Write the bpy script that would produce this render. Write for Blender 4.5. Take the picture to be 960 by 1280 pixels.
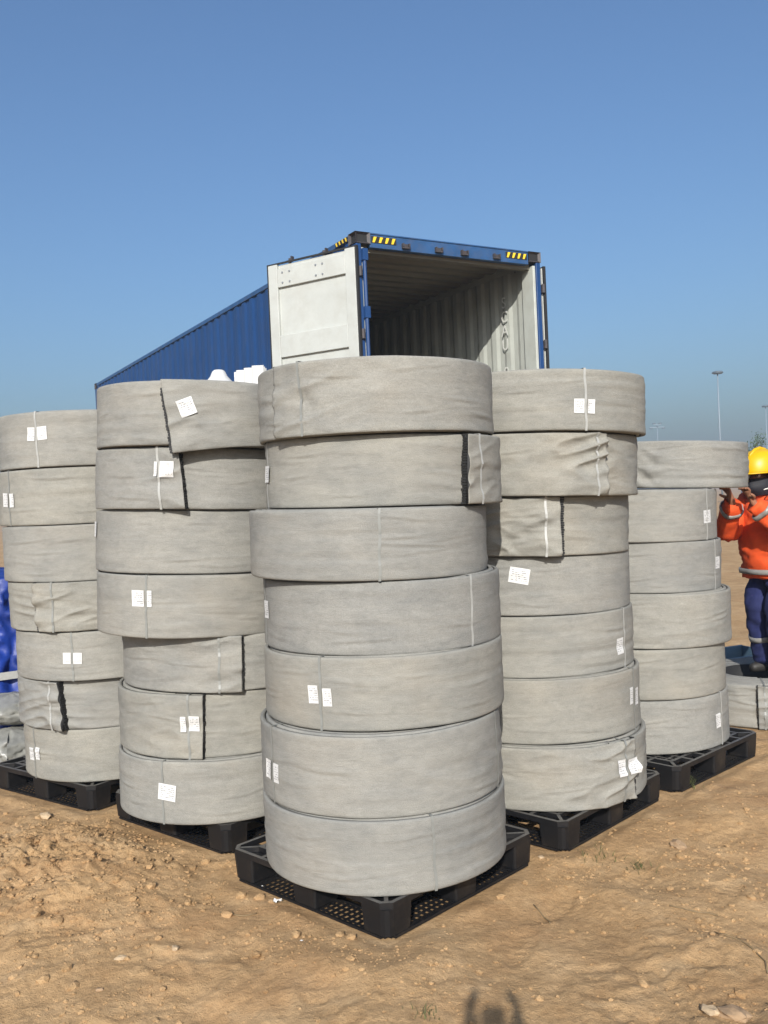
import bpy, bmesh, math, random
import numpy as np
from mathutils import Vector, Matrix, Quaternion

R = math.radians
scene = bpy.context.scene
for o in list(bpy.data.objects):
    bpy.data.objects.remove(o, do_unlink=True)
COL = scene.collection

# ------------------------------------------------------------------ camera
CAM_H = 1.6081
PITCH, ROLL = 0.014407, -0.045114
cam_data = bpy.data.cameras.new('camera')
cam_data.sensor_fit = 'VERTICAL'
cam_data.sensor_height = 36.0
cam_data.sensor_width = 27.0
cam_data.lens = 36.0 * 1153.93 / 1280.0
cam_data.clip_start = 0.02
cam_data.clip_end = 6000
cam = bpy.data.objects.new('camera', cam_data)
COL.objects.link(cam)
_fw = Vector((0, math.cos(PITCH), -math.sin(PITCH)))
_up = Vector((0, math.sin(PITCH), math.cos(PITCH)))
_rt = Vector((1, 0, 0))
rt = _rt * math.cos(ROLL) + _up * math.sin(ROLL)
up = -_rt * math.sin(ROLL) + _up * math.cos(ROLL)
M = Matrix((rt, up, -_fw)).transposed().to_4x4()
M.translation = (0, 0, CAM_H)
cam.matrix_world = M
scene.camera = cam

# ------------------------------------------------------------------ sky, sun, exposure
SUN_EL, SUN_AZ = R(29.0), R(5.3)
world = bpy.data.worlds.new('World')
scene.world = world
world.use_nodes = True
wn = world.node_tree
bg = wn.nodes['Background']
sky = wn.nodes.new('ShaderNodeTexSky')
sky.sky_type = 'NISHITA'
sky.sun_disc = False
sky.sun_elevation = SUN_EL
sky.sun_rotation = R(180) + SUN_AZ
sky.altitude = 0
sky.air_density = 1.22
sky.dust_density = 3.5
sky.ozone_density = 7.2
wn.links.new(sky.outputs[0], bg.inputs[0])
bg.inputs[1].default_value = 0.094
sun_data = bpy.data.lights.new('sun', 'SUN')
sun_data.energy = 3.75
sun_data.angle = R(0.53)
sun_data.color = (1.0, 0.955, 0.885)
sun = bpy.data.objects.new('sun', sun_data)
COL.objects.link(sun)
sdir = Vector((math.sin(SUN_AZ) * math.cos(SUN_EL), math.cos(SUN_AZ) * math.cos(SUN_EL), -math.sin(SUN_EL)))
sun.rotation_euler = sdir.to_track_quat('-Z', 'Y').to_euler()
sun.location = (-3, -8, 8)
vs = scene.view_settings
vs.view_transform = 'Standard'
vs.look = 'None'
vs.gamma = 1.0
vs.use_curve_mapping = False
vs.exposure = 0.61
HAZE = 0.0022
scene.render.resolution_x, scene.render.resolution_y = 768, 1024

# ------------------------------------------------------------------ helpers
def hash2(ix, iy, seed):
    h = (ix.astype(np.int64) * 374761393 + iy.astype(np.int64) * 668265263 + int(seed) * 974711) & 0xFFFFFFFF
    h = ((h ^ (h >> 13)) * 1274126177) & 0xFFFFFFFF
    h = h ^ (h >> 16)
    return (h & 0xFFFF) / 65535.0

def vn(x, y, seed=0):
    """smooth value noise in -1..1"""
    x = np.asarray(x, float); y = np.asarray(y, float)
    x, y = np.broadcast_arrays(x, y)
    ix = np.floor(x); iy = np.floor(y)
    fx = x - ix; fy = y - iy
    fx = fx * fx * fx * (fx * (fx * 6 - 15) + 10); fy = fy * fy * fy * (fy * (fy * 6 - 15) + 10)
    a = hash2(ix, iy, seed); b = hash2(ix + 1, iy, seed)
    c = hash2(ix, iy + 1, seed); d = hash2(ix + 1, iy + 1, seed)
    return (a + (b - a) * fx + (c - a) * fy + (a - b - c + d) * fx * fy) * 2 - 1

class MB:
    def __init__(s):
        s.v = []; s.f = []; s.m = []; s.uv = {}
    def add(s, verts, faces, mat=0):
        n = len(s.v)
        s.v += [tuple(v) for v in verts]
        for f in faces:
            s.f.append([i + n for i in f]); s.m.append(mat)
    def box(s, x0, x1, y0, y1, z0, z1, mat=0):
        s.add([(x0, y0, z0), (x1, y0, z0), (x1, y1, z0), (x0, y1, z0), (x0, y0, z1), (x1, y0, z1), (x1, y1, z1), (x0, y1, z1)],
              [(0, 3, 2, 1), (4, 5, 6, 7), (0, 1, 5, 4), (1, 2, 6, 5), (2, 3, 7, 6), (3, 0, 4, 7)], mat)
    def prism(s, poly, z0, z1, mat=0, top=None):
        n = len(poly); top = top or poly
        s.add([(x, y, z0) for x, y in poly] + [(x, y, z1) for x, y in top],
              [tuple(range(n))[::-1], tuple(range(n, 2 * n))] + [(i, (i + 1) % n, n + (i + 1) % n, n + i) for i in range(n)], mat)
    def tube(s, pts, rad, seg=8, mat=0, cap=True):
        pts = [Vector(p) for p in pts]
        rads = rad if isinstance(rad, (list, tuple)) else [rad] * len(pts)
        ring = []
        for i, p in enumerate(pts):
            d = (pts[min(i + 1, len(pts) - 1)] - pts[max(i - 1, 0)]).normalized()
            a = Vector((0, 0, 1)) if abs(d.z) < .95 else Vector((1, 0, 0))
            u = d.cross(a).normalized(); w = d.cross(u)
            ring.append([p + (u * math.cos(k * 2 * math.pi / seg) + w * math.sin(k * 2 * math.pi / seg)) * rads[i] for k in range(seg)])
        fs = []
        for i in range(len(pts) - 1):
            for k in range(seg):
                fs.append((i * seg + k, i * seg + (k + 1) % seg, (i + 1) * seg + (k + 1) % seg, (i + 1) * seg + k))
        if cap:
            fs.append(tuple(range(seg))[::-1]); fs.append(tuple(range((len(pts) - 1) * seg, len(pts) * seg)))
        s.add([v for r in ring for v in r], fs, mat)
    def bar(s, a, b, w, t, upv=(0, 0, 1), mat=0):
        a = Vector(a); b = Vector(b); d = (b - a).normalized()
        u = d.cross(Vector(upv)).normalized(); n = u.cross(d)
        P = []
        for e in (a, b):
            for su, sn in ((-1, -1), (1, -1), (1, 1), (-1, 1)):
                P.append(e + u * su * w / 2 + n * sn * t / 2)
        s.add(P, [(0, 1, 2, 3), (7, 6, 5, 4), (0, 4, 5, 1), (1, 5, 6, 2), (2, 6, 7, 3), (3, 7, 4, 0)], mat)
    def lathe(s, prof, seg=24, mat=0, sx=1, sy=1, c=(0, 0, 0)):
        n = len(prof)
        V = [(c[0] + r * math.cos(k * 2 * math.pi / seg) * sx, c[1] + r * math.sin(k * 2 * math.pi / seg) * sy, c[2] + z) for k in range(seg) for r, z in prof]
        F = [(k * n + i, ((k + 1) % seg) * n + i, ((k + 1) % seg) * n + i + 1, k * n + i + 1) for k in range(seg) for i in range(n - 1)]
        s.add(V, F, mat)
    def grid(s, fn, nu, nv, mat=0, uvfn=None):
        V = [fn(i / nu, j / nv) for j in range(nv + 1) for i in range(nu + 1)]
        F = [(j * (nu + 1) + i, j * (nu + 1) + i + 1, (j + 1) * (nu + 1) + i + 1, (j + 1) * (nu + 1) + i) for j in range(nv) for i in range(nu)]
        n = len(s.v); s.add(V, F, mat)
        for j in range(nv + 1):
            for i in range(nu + 1):
                s.uv[n + j * (nu + 1) + i] = (i / nu, j / nv)
    def mesh(s, name, mats, smooth=False, bevel=0.0):
        me = bpy.data.meshes.new(name)
        me.from_pydata(s.v, [], s.f)
        for m in (mats if isinstance(mats, (list, tuple)) else [mats]):
            me.materials.append(m)
        me.polygons.foreach_set('material_index', s.m)
        if s.uv:
            uvl = me.uv_layers.new(name='UVMap')
            for l in me.loops:
                uvl.data[l.index].uv = s.uv.get(l.vertex_index, (0, 0))
        if bevel > 0:
            bm = bmesh.new(); bm.from_mesh(me)
            bmesh.ops.bevel(bm, geom=[e for e in bm.edges if len(e.link_faces) == 2 and e.calc_face_angle(0) > .5], offset=bevel, segments=1, affect='EDGES')
            bm.to_mesh(me); bm.free()
        if smooth:
            me.polygons.foreach_set('use_smooth', [True] * len(me.polygons))
        me.update()
        return me
    def build(s, name, mats, parent=None, smooth=False, bevel=0.0):
        return link(name, s.mesh(name, mats, smooth, bevel), parent)

def link(name, me, parent=None):
    o = bpy.data.objects.new(name, me); COL.objects.link(o)
    if parent is not None: o.parent = parent
    return o
def tag(o, label=None, cat=None, group=None, kind=None):
    if label: o['label'] = label
    if cat: o['category'] = cat
    if group: o['group'] = group
    if kind: o['kind'] = kind
    return o
def empty(name, loc, rz=0.0):
    o = bpy.data.objects.new(name, None); COL.objects.link(o)
    o.location = loc; o.rotation_euler = (0, 0, rz); o.empty_display_size = .1
    return o

# ------------------------------------------------------------------ materials
def nodes(m):
    m.use_nodes = True
    nt = m.node_tree
    return nt, nt.nodes['Principled BSDF']
def mk(nt, typ, **kw):
    n = nt.nodes.new(typ)
    for k, v in kw.items():
        if k in n.bl_rna.properties and not isinstance(v, dict): setattr(n, k, v)
    return n
def ramp(nt, fac, stops):
    r = nt.nodes.new('ShaderNodeValToRGB')
    el = r.color_ramp.elements
    while len(el) < len(stops): el.new(.5)
    for e, (p, c) in zip(el, stops):
        e.position = p; e.color = (*c, 1) if len(c) == 3 else c
    nt.links.new(fac, r.inputs[0])
    return r
def noise(nt, vec, scale, detail=4, rough=.55, dist=0.0):
    n = nt.nodes.new('ShaderNodeTexNoise')
    n.inputs['Scale'].default_value = scale; n.inputs['Detail'].default_value = detail
    n.inputs['Roughness'].default_value = rough; n.inputs['Distortion'].default_value = dist
    if vec is not None: nt.links.new(vec, n.inputs['Vector'])
    return n
def mapping(nt, vec, sc=(1, 1, 1)):
    mp = nt.nodes.new('ShaderNodeMapping'); mp.inputs['Scale'].default_value = sc
    nt.links.new(vec, mp.inputs['Vector']); return mp
def mix(nt, fac, a, b, typ='MIX'):
    m = nt.nodes.new('ShaderNodeMix'); m.data_type = 'RGBA'; m.blend_type = typ
    for sock, val in ((m.inputs[0], fac), (m.inputs[6], a), (m.inputs[7], b)):
        if isinstance(val, (int, float)): sock.default_value = val
        elif isinstance(val, tuple): sock.default_value = (*val, 1) if len(val) == 3 else val
        else: nt.links.new(val, sock)
    return m.outputs[2]
def bump(nt, bs, height, strength=.3, dist=.01):
    b = nt.nodes.new('ShaderNodeBump'); b.inputs['Strength'].default_value = strength; b.inputs['Distance'].default_value = dist
    nt.links.new(height, b.inputs['Height']); nt.links.new(b.outputs[0], bs.inputs['Normal']); return b

def plain(name, col, rough=.6, metal=0.0, var=.12, scale=6.0, dirt=None, dirt_amt=0.0, bmp=0.0, bscale=60):
    m = bpy.data.materials.new(name); nt, bs = nodes(m)
    tc = nt.nodes.new('ShaderNodeTexCoord')
    n = noise(nt, tc.outputs['Object'], scale, 5)
    lo = tuple(max(0, c * (1 - var)) for c in col); hi = tuple(min(1, c * (1 + var)) for c in col)
    c = ramp(nt, n.outputs[0], [(.3, lo), (.7, hi)]).outputs[0]
    if dirt:
        n2 = noise(nt, tc.outputs['Object'], scale * 1.7, 8, .65)
        f = ramp(nt, n2.outputs[0], [(.52 - .25 * dirt_amt, (0, 0, 0)), (.8, (dirt_amt,) * 3)])
        c = mix(nt, f.outputs[0], c, dirt)
    nt.links.new(c, bs.inputs['Base Color'])
    bs.inputs['Roughness'].default_value = rough; bs.inputs['Metallic'].default_value = metal
    if bmp:
        n3 = noise(nt, tc.outputs['Object'], bscale, 4)
        bump(nt, bs, n3.outputs[0], bmp, .01)
    return m

def fabric_mat():
    m = bpy.data.materials.new('grey_fabric'); nt, bs = nodes(m)
    uv = nt.nodes.new('ShaderNodeUVMap')
    oi = nt.nodes.new('ShaderNodeObjectInfo')
    off = nt.nodes.new('ShaderNodeVectorMath'); off.operation = 'SCALE'
    comb = nt.nodes.new('ShaderNodeCombineXYZ')
    for k in range(3): nt.links.new(oi.outputs['Random'], comb.inputs[k])
    nt.links.new(comb.outputs[0], off.inputs[0]); off.inputs['Scale'].default_value = 37.0
    addv = nt.nodes.new('ShaderNodeVectorMath'); addv.operation = 'ADD'
    nt.links.new(uv.outputs[0], addv.inputs[0]); nt.links.new(off.outputs[0], addv.inputs[1])
    V = addv.outputs[0]
    streak = noise(nt, mapping(nt, V, (4.2, 13, 1)).outputs[0], 1.0, 6, .62, .6)
    blot = noise(nt, mapping(nt, V, (3.0, 4.2, 1)).outputs[0], 1.0, 5, .6, .2)
    warm = noise(nt, mapping(nt, V, (2.2, 3.0, 1)).outputs[0], 1.0, 3, .5)
    fine = noise(nt, V, 260, 3, .7)
    streak2 = noise(nt, mapping(nt, V, (16, 46, 1)).outputs[0], 1.0, 5, .68, .9)
    mott = noise(nt, mapping(nt, V, (26, 34, 1)).outputs[0], 1.0, 5, .7, .5)
    c = ramp(nt, streak.outputs[0], [(.25, (.240, .236, .214)), (.5, (.274, .267, .239)), (.78, (.302, .292, .258))]).outputs[0]
    b = ramp(nt, blot.outputs[0], [(.36, (.80, .82, .85)), (.58, (1.0, 1.0, 1.0))]).outputs[0]
    c = mix(nt, 0.7, c, b, 'MULTIPLY')
    k2 = ramp(nt, streak2.outputs[0], [(.28, (.90, .90, .90)), (.5, (1, 1, 1)), (.74, (1.08, 1.08, 1.08))]).outputs[0]
    c = mix(nt, 1.0, c, k2, 'MULTIPLY')
    k3 = ramp(nt, mott.outputs[0], [(.28, (.93, .93, .93)), (.5, (1, 1, 1)), (.74, (1.06, 1.06, 1.06))]).outputs[0]
    c = mix(nt, 1.0, c, k3, 'MULTIPLY')
    w = ramp(nt, warm.outputs[0], [(.54, (0, 0, 0)), (.80, (.28, .28, .28))]).outputs[0]
    c = mix(nt, w, c, (.318, .272, .208))
    f = ramp(nt, fine.outputs[0], [(.3, (.84, .84, .84)), (.7, (1.12, 1.12, 1.12))]).outputs[0]
    c = mix(nt, 1.0, c, f, 'MULTIPLY')
    sc = noise(nt, mapping(nt, V, (9, 42, 1)).outputs[0], 1.0, 6, .75, .8)
    s2 = ramp(nt, sc.outputs[0], [(.65, (0, 0, 0)), (.73, (.4, .4, .4))]).outputs[0]
    c = mix(nt, s2, c, (.18, .172, .155))
    s3 = ramp(nt, sc.outputs[0], [(.22, (.6, .6, .6)), (.31, (0, 0, 0))]).outputs[0]
    c = mix(nt, s3, c, (.39, .375, .335))
    tint = ramp(nt, oi.outputs['Random'], [(0, (.93, .94, .96)), (.5, (1, 1, 1)), (1, (1.02, 1.01, .98))]).outputs[0]
    c = mix(nt, 1.0, c, tint, 'MULTIPLY')
    nt.links.new(c, bs.inputs['Base Color'])
    bs.inputs['Roughness'].default_value = .92
    bs.inputs['Specular IOR Level'].default_value = .2
    h = nt.nodes.new('ShaderNodeMath'); h.operation = 'ADD'
    wv = noise(nt, mapping(nt, V, (9, 60, 1)).outputs[0], 1.0, 4, .6)
    nt.links.new(fine.outputs[0], h.inputs[0]); nt.links.new(wv.outputs[0], h.inputs[1])
    bump(nt, bs, h.outputs[0], .6, .004)
    return m

def paper_mat():
    m = bpy.data.materials.new('printed_paper'); nt, bs = nodes(m)
    uv = nt.nodes.new('ShaderNodeUVMap'); sep = nt.nodes.new('ShaderNodeSeparateXYZ')
    nt.links.new(uv.outputs[0], sep.inputs[0])
    oi = nt.nodes.new('ShaderNodeObjectInfo')
    def math_(op, a, b=None):
        n = nt.nodes.new('ShaderNodeMath'); n.operation = op
        for i, v in enumerate((a, b)):
            if v is None: continue
            if isinstance(v, (int, float)): n.inputs[i].default_value = v
            else: nt.links.new(v, n.inputs[i])
        return n.outputs[0]
    rows = math_('MULTIPLY', sep.outputs[1], 8.0)
    fr = math_('FRACT', rows)
    line = math_('MULTIPLY', math_('GREATER_THAN', fr, .38), math_('LESS_THAN', fr, .78))
    cmb = nt.nodes.new('ShaderNodeCombineXYZ')
    nt.links.new(math_('MULTIPLY', sep.outputs[0], 9.0), cmb.inputs[0])
    nt.links.new(math_('MULTIPLY', math_('FLOOR', rows), 7.3), cmb.inputs[1])
    nt.links.new(math_('MULTIPLY', oi.outputs['Random'], 90.0), cmb.inputs[2])
    nz = noise(nt, cmb.outputs[0], 1.0, 2, .7)
    ink = math_('MULTIPLY', line, math_('GREATER_THAN', nz.outputs[0], .5))
    inside = math_('MULTIPLY', math_('GREATER_THAN', sep.outputs[0], .1), math_('LESS_THAN', sep.outputs[0], .9))
    inside = math_('MULTIPLY', inside, math_('MULTIPLY', math_('GREATER_THAN', sep.outputs[1], .1), math_('LESS_THAN', sep.outputs[1], .93)))
    ink = math_('MULTIPLY', ink, inside)
    ink = math_('MULTIPLY', ink, .75)
    c = mix(nt, ink, (.60, .60, .585), (.10, .10, .11))
    nt.links.new(c, bs.inputs['Base Color']); bs.inputs['Roughness'].default_value = .6
    return m

def soil_mat():
    m = bpy.data.materials.new('sandy_soil'); nt, bs = nodes(m)
    tc = nt.nodes.new('ShaderNodeTexCoord'); P = tc.outputs['Object']
    big = noise(nt, P, .9, 5, .6, .4); mid = noise(nt, P, 4.5, 6, .65); fin = noise(nt, P, 38, 6, .7); grit = noise(nt, P, 210, 3, .7)
    c = ramp(nt, mid.outputs[0], [(.22, (.335, .208, .100)), (.5, (.455, .297, .150)), (.8, (.53, .362, .198))]).outputs[0]
    b = ramp(nt, big.outputs[0], [(.34, (.88, .85, .82)), (.62, (1.05, 1.05, 1.06))]).outputs[0]
    c = mix(nt, .9, c, b, 'MULTIPLY')
    f = ramp(nt, fin.outputs[0], [(.28, (.72, .70, .67)), (.52, (1, 1, 1)), (.75, (1.14, 1.14, 1.14))]).outputs[0]
    c = mix(nt, .9, c, f, 'MULTIPLY')
    g = ramp(nt, grit.outputs[0], [(.27, (.62, .58, .54)), (.45, (1, 1, 1)), (.68, (1, 1, 1)), (.76, (1.35, 1.35, 1.35))]).outputs[0]
    c = mix(nt, .8, c, g, 'MULTIPLY')
    red = noise(nt, P, 1.7, 5, .62, .8)
    rr_ = ramp(nt, red.outputs[0], [(.50, (0, 0, 0)), (.72, (.55, .55, .55))]).outputs[0]
    c = mix(nt, rr_, c, (.36, .200, .092))
    pal = noise(nt, mapping(nt, P, (1.3, 2.2, 1)).outputs[0], 2.1, 5, .6, .6)
    pp = ramp(nt, pal.outputs[0], [(.55, (0, 0, 0)), (.75, (.50, .50, .50))]).outputs[0]
    c = mix(nt, pp, c, (.53, .385, .225))
    # damp patches
    dp = noise(nt, P, 2.3, 4, .6, 1.2)
    d = ramp(nt, dp.outputs[0], [(.655, (0, 0, 0)), (.69, (.38, .38, .38))]).outputs[0]
    c = mix(nt, d, c, (.25, .16, .095))
    nt.links.new(c, bs.inputs['Base Color']); bs.inputs['Roughness'].default_value = .95
    bs.inputs['Specular IOR Level'].default_value = .15
    a = nt.nodes.new('ShaderNodeMath'); a.operation = 'ADD'
    s = nt.nodes.new('ShaderNodeMath'); s.operation = 'MULTIPLY'; s.inputs[1].default_value = .35
    nt.links.new(grit.outputs[0], s.inputs[0]); nt.links.new(fin.outputs[0], a.inputs[0]); nt.links.new(s.outputs[0], a.inputs[1])
    bump(nt, bs, a.outputs[0], .8, .014)
    return m

def plastic_mat():
    m = bpy.data.materials.new('black_plastic'); nt, bs = nodes(m)
    tc = nt.nodes.new('ShaderNodeTexCoord'); P = tc.outputs['Object']
    n1 = noise(nt, P, 7, 7, .7); n2 = noise(nt, P, 60, 4, .7)
    f = ramp(nt, n1.outputs[0], [(.5, (0, 0, 0)), (.78, (.30, .30, .30))]).outputs[0]
    f2 = ramp(nt, n2.outputs[0], [(.4, (.3, .3, .3)), (.7, (1, 1, 1))]).outputs[0]
    ff = mix(nt, 1.0, f, f2, 'MULTIPLY')
    c = mix(nt, ff, (.008, .008, .009), (.15, .115, .08))
    nt.links.new(c, bs.inputs['Base Color']); bs.inputs['Roughness'].default_value = .5
    bs.inputs['Specular IOR Level'].default_value = .35
    bump(nt, bs, n2.outputs[0], .15, .003)
    return m

MAT = dict(
    deck=plain('dusty_deck_plastic', (.085, .083, .078), .5, var=.3, scale=20, dirt=(.17, .135, .095), dirt_amt=.4),
    fabric=fabric_mat(), paper=paper_mat(), soil=soil_mat(), plastic=plastic_mat(),
    core=plain('black_core', (.012, .012, .012), .7),
    strap=plain('grey_strap', (.21, .215, .20), .45, var=.1, scale=30),
    strap_light=plain('pale_strap', (.34, .34, .32), .4, var=.1, scale=30),
    blue=plain('container_blue', (.0055, .042, .145), .5, var=.12, scale=1.5, dirt=(.10, .09, .085), dirt_amt=.16, bmp=.05, bscale=25),
    bluegrey=plain('rail_blue', (.018, .072, .185), .55, var=.2, scale=5, dirt=(.12, .10, .09), dirt_amt=.35),
    white=plain('container_white', (.445, .46, .43), .5, var=.05, scale=3.5, dirt=(.26, .23, .18), dirt_amt=.30, bmp=.06, bscale=9),
    shade_lining=plain('shaded_dirty_lining', (.155, .14, .105), .6, var=.12, scale=2.5),  # dirty brown lining, darkened further to paint the interior shade
    end_shade=plain('end_shade_lining', (.10, .10, .09), .7, var=.2, scale=2.5),  # near-black lining painted as shade at the deep end
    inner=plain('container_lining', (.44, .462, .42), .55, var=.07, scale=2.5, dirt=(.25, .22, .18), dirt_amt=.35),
    casting=plain('dark_casting', (.045, .042, .045), .6, var=.25, scale=14, dirt=(.12, .06, .04), dirt_amt=.35),
    rubber=plain('rubber', (.015, .015, .015), .75),
    steel=plain('galvanised_steel', (.32, .33, .34), .45, .6),
    yellow=plain('hazard_yellow', (.80, .55, .03), .5, var=.08),
    black=plain('hazard_black', (.02, .018, .016), .6),
    letter=plain('letter_white', (.62, .63, .59), .5, var=.03),
    wood=plain('plywood', (.06, .04, .028), .7, var=.25, scale=3),  # plywood darkened to cut light bouncing inside the container
    pole=plain('pole_hazed', (.19, .235, .27), .5, var=.05),  # haze put into the colour, faded toward the sky
    poledark=plain('lamp_dark', (.075, .095, .11), .5),
    orange=plain('jacket_orange', (.66, .075, .010), .8, var=.12, scale=14, bmp=.2, bscale=30),
    navy=plain('trouser_navy', (.012, .018, .085), .85, var=.2, scale=10, bmp=.2, bscale=30),
    reflect=plain('reflective_tape', (.24, .235, .22), .35, var=.08, scale=30),
    helmet=plain('helmet_yellow', (.60, .36, .0), .42, var=.03),
    skin=plain('skin', (.25, .115, .065), .6, var=.1, scale=12),
    hair=plain('hair', (.01, .008, .007), .6),
    mask=plain('mask_black', (.004, .005, .010), .7),
    eye=plain('eye_white', (.6, .58, .55), .3), iris=plain('iris', (.015, .008, .005), .2),
    shoe=plain('shoe_black', (.02, .018, .016), .6),
    tarp=plain('blue_tarp', (.006, .028, .20), .5, var=.45, scale=5, bmp=.3, bscale=14),
    sack=plain('grey_sack', (.22, .22, .20), .35, var=.3, scale=9, bmp=.5, bscale=22),
    whitebag=plain('white_bag', (.56, .56, .54), .6, var=.04, scale=5, bmp=.2, bscale=20),
    sheet=plain('white_sheet', (.55, .55, .53), .45, var=.03),
    greyblue=plain('grey_blue_plastic', (.06, .105, .15), .5, var=.15),
    stone=plain('stone', (.30, .20, .115), .9, var=.25, scale=18, bmp=.4, bscale=50),
    palestone=plain('pale_stone', (.42, .31, .19), .9, var=.2, scale=18, bmp=.4, bscale=50),
    grass=plain('dry_grass', (.09, .10, .03), .8, var=.4, scale=20),
    straw=plain('straw', (.20, .14, .07), .85, var=.3, scale=20),
    leaf=plain('leaf', (.05, .085, .025), .7, var=.4, scale=4),
    bark=plain('bark', (.10, .075, .05), .9, var=.3, scale=9),
    litter=plain('litter_white', (.7, .7, .68), .6),
    wallwhite=plain('far_wall', (.62, .63, .62), .8), roofgreen=plain('far_roof', (.05, .22, .15), .7),
    shirt=plain('shirt_grey', (.15, .16, .18), .9), phone=plain('phone_black', (.01, .01, .01), .3),
)

# ------------------------------------------------------------------ layout
H_ROLL, R_ROLL, Z_PAL = 0.28816, 0.518, 0.140
PALLETS = [('F', -0.069, 3.970, 46.2), ('L', -0.836, 4.868, 48.7), ('M', -1.738, 5.561, 54.0), ('R', 0.717, 4.717, 46.4), ('S', 1.492, 5.445, 43.0)]
SIDE = 0.93

# ------------------------------------------------------------------ ground
def pallet_dist(x, y):
    d = np.full(np.shape(x), 9.0)
    for _, cx, cy, a in PALLETS:
        c, s = math.cos(R(a)), math.sin(R(a))
        u = np.abs((x - cx) * c + (y - cy) * s) - SIDE / 2; v = np.abs(-(x - cx) * s + (y - cy) * c) - SIDE / 2
        d = np.minimum(d, np.hypot(np.maximum(u, 0), np.maximum(v, 0)))
    # the roll lying on the ground
    d = np.minimum(d, np.maximum(np.hypot(x - 2.56, y - 6.45) - .54, 0))
    return d
PRINTS = [(.42, 3.28, 1.2), (.62, 3.62, 1.0), (.95, 3.78, .7), (1.28, 3.62, .9), (-.30, 3.02, 1.7), (-.55, 3.30, 2.0), (-.42, 2.85, 1.5), (-.85, 3.25, 2.3), (-.98, 3.62, 2.1), (.12, 3.12, 1.4), (.80, 3.05, .5), (1.02, 3.12, .8), (1.5, 4.2, .6), (-.2, 2.72, 1.3), (.72, 2.78, 2.6)]
def ground_z(x, y):
    x = np.asarray(x, float); y = np.asarray(y, float)
    d = pallet_dist(x, y)
    k = np.clip(d / .30, 0, 1); k = k * k * (3 - 2 * k)
    far = np.clip((np.hypot(x, y) - 7) / 30, 0, 1)
    mound = np.exp(-(((x + 1.75) / .75) ** 2 + ((y - 4.1) / .55) ** 2))
    rough = .28 + 1.25 * mound + .45 * np.clip(vn(x * 1.1, y * 1.1, 7), 0, 1)
    rd = lambda a: 1 - np.abs(a)
    wx = x + .08 * vn(x * 5, y * 5, 21); wy = y + .08 * vn(x * 5, y * 5, 22)
    z = .026 * vn(wx * 1.3, wy * 1.3, 1) + .024 * vn(wx * 3.1, wy * 3.1, 2)
    z += rough * (.017 * rd(vn(wx * 6.3, wy * 6.3, 3)) + .014 * vn(wx * 13, wy * 13, 4) + .013 * (.35 + .65 * np.clip(mound * 2 + np.clip(vn(x * 2.1, y * 2.1, 17), 0, 1), 0, 1)) * rd(vn(wx * 24, wy * 24, 9)) ** 2
                  + .0065 * vn(x * 45, y * 45, 5) + .0028 * vn(x * 90, y * 90, 6))
    z += .085 * mound
    # heel scuffs and tyre-like hollows on the right
    z -= .018 * np.exp(-(((x - .75) / .22) ** 2 + ((y - 3.25) / .16) ** 2)) + .015 * np.exp(-(((x - 1.25) / .3) ** 2 + ((y - 3.4) / .1) ** 2))
    for i_, (fx_, fy_, fa_) in enumerate(PRINTS):
        ca_, sa_ = math.cos(fa_), math.sin(fa_)
        pu = (x - fx_) * ca_ + (y - fy_) * sa_; pv_ = -(x - fx_) * sa_ + (y - fy_) * ca_
        e_ = np.hypot(pu / .135, pv_ / (.048 + .10 * np.clip(pu, -.1, .1) * .15))
        z = z - .0055 * np.clip(1.15 - e_, 0, .35) / .35 * (1 + .25 * np.sign(np.sin(pu * 150)) * (e_ < .85)) + .0028 * np.exp(-((e_ - 1.35) / .22) ** 2)
    zz = z * k - .008 * (1 - k) - .012 * rough * k
    zz += .010 * np.exp(-((d - .07) / .05) ** 2) * (1 + vn(x * 9, y * 9, 11))
    zf = .25 * vn(x * .09, y * .09, 31) * np.clip((np.hypot(x, y) - 9) / 12, 0, 1) + .10 * vn(x * .8, y * 1.6, 33) * np.clip((np.hypot(x, y) - 7.2) / 2, 0, 1) * (1 - far)
    return zz * (1 - far) + zf * np.where(np.hypot(x, y) > 200, 0.4, 1)
def axis(lo, hi, step, out_lo, out_hi):
    a = list(np.arange(lo, hi + 1e-6, step))
    s = step; v = hi
    while v < out_hi: s *= 1.22; v += s; a.append(v)
    s = step; v = lo; b = []
    while v > out_lo: s *= 1.22; v -= s; b.append(v)
    return np.array(b[::-1] + a)
gx = axis(-2.3, 2.5, .0115, -900, 900); gy = axis(2.35, 5.6, .012, -300, 1200)
GX, GY = np.meshgrid(gx, gy)
GZ = ground_z(GX, GY)
nx, ny = len(gx), len(gy)
me = bpy.data.meshes.new('ground')
verts = np.stack([GX, GY, GZ], -1).reshape(-1, 3)
I = (np.arange(ny - 1)[:, None] * nx + np.arange(nx - 1)[None, :]).reshape(-1)
quads = np.stack([I, I + 1, I + nx + 1, I + nx], 1)
me.vertices.add(len(verts)); me.vertices.foreach_set('co', verts.ravel())
me.loops.add(quads.size); me.loops.foreach_set('vertex_index', quads.ravel())
me.polygons.add(len(quads)); me.polygons.foreach_set('loop_start', np.arange(len(quads)) * 4)
me.polygons.foreach_set('loop_total', np.full(len(quads), 4))
me.polygons.foreach_set('use_smooth', [True] * len(quads))
me.materials.append(MAT['soil']); me.update(calc_edges=True)
ground = link('ground', me); tag(ground, 'bare sandy tan soil across the whole yard', kind='structure')
gz = lambda x, y: float(ground_z(np.array([x]), np.array([y]))[0])

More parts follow.
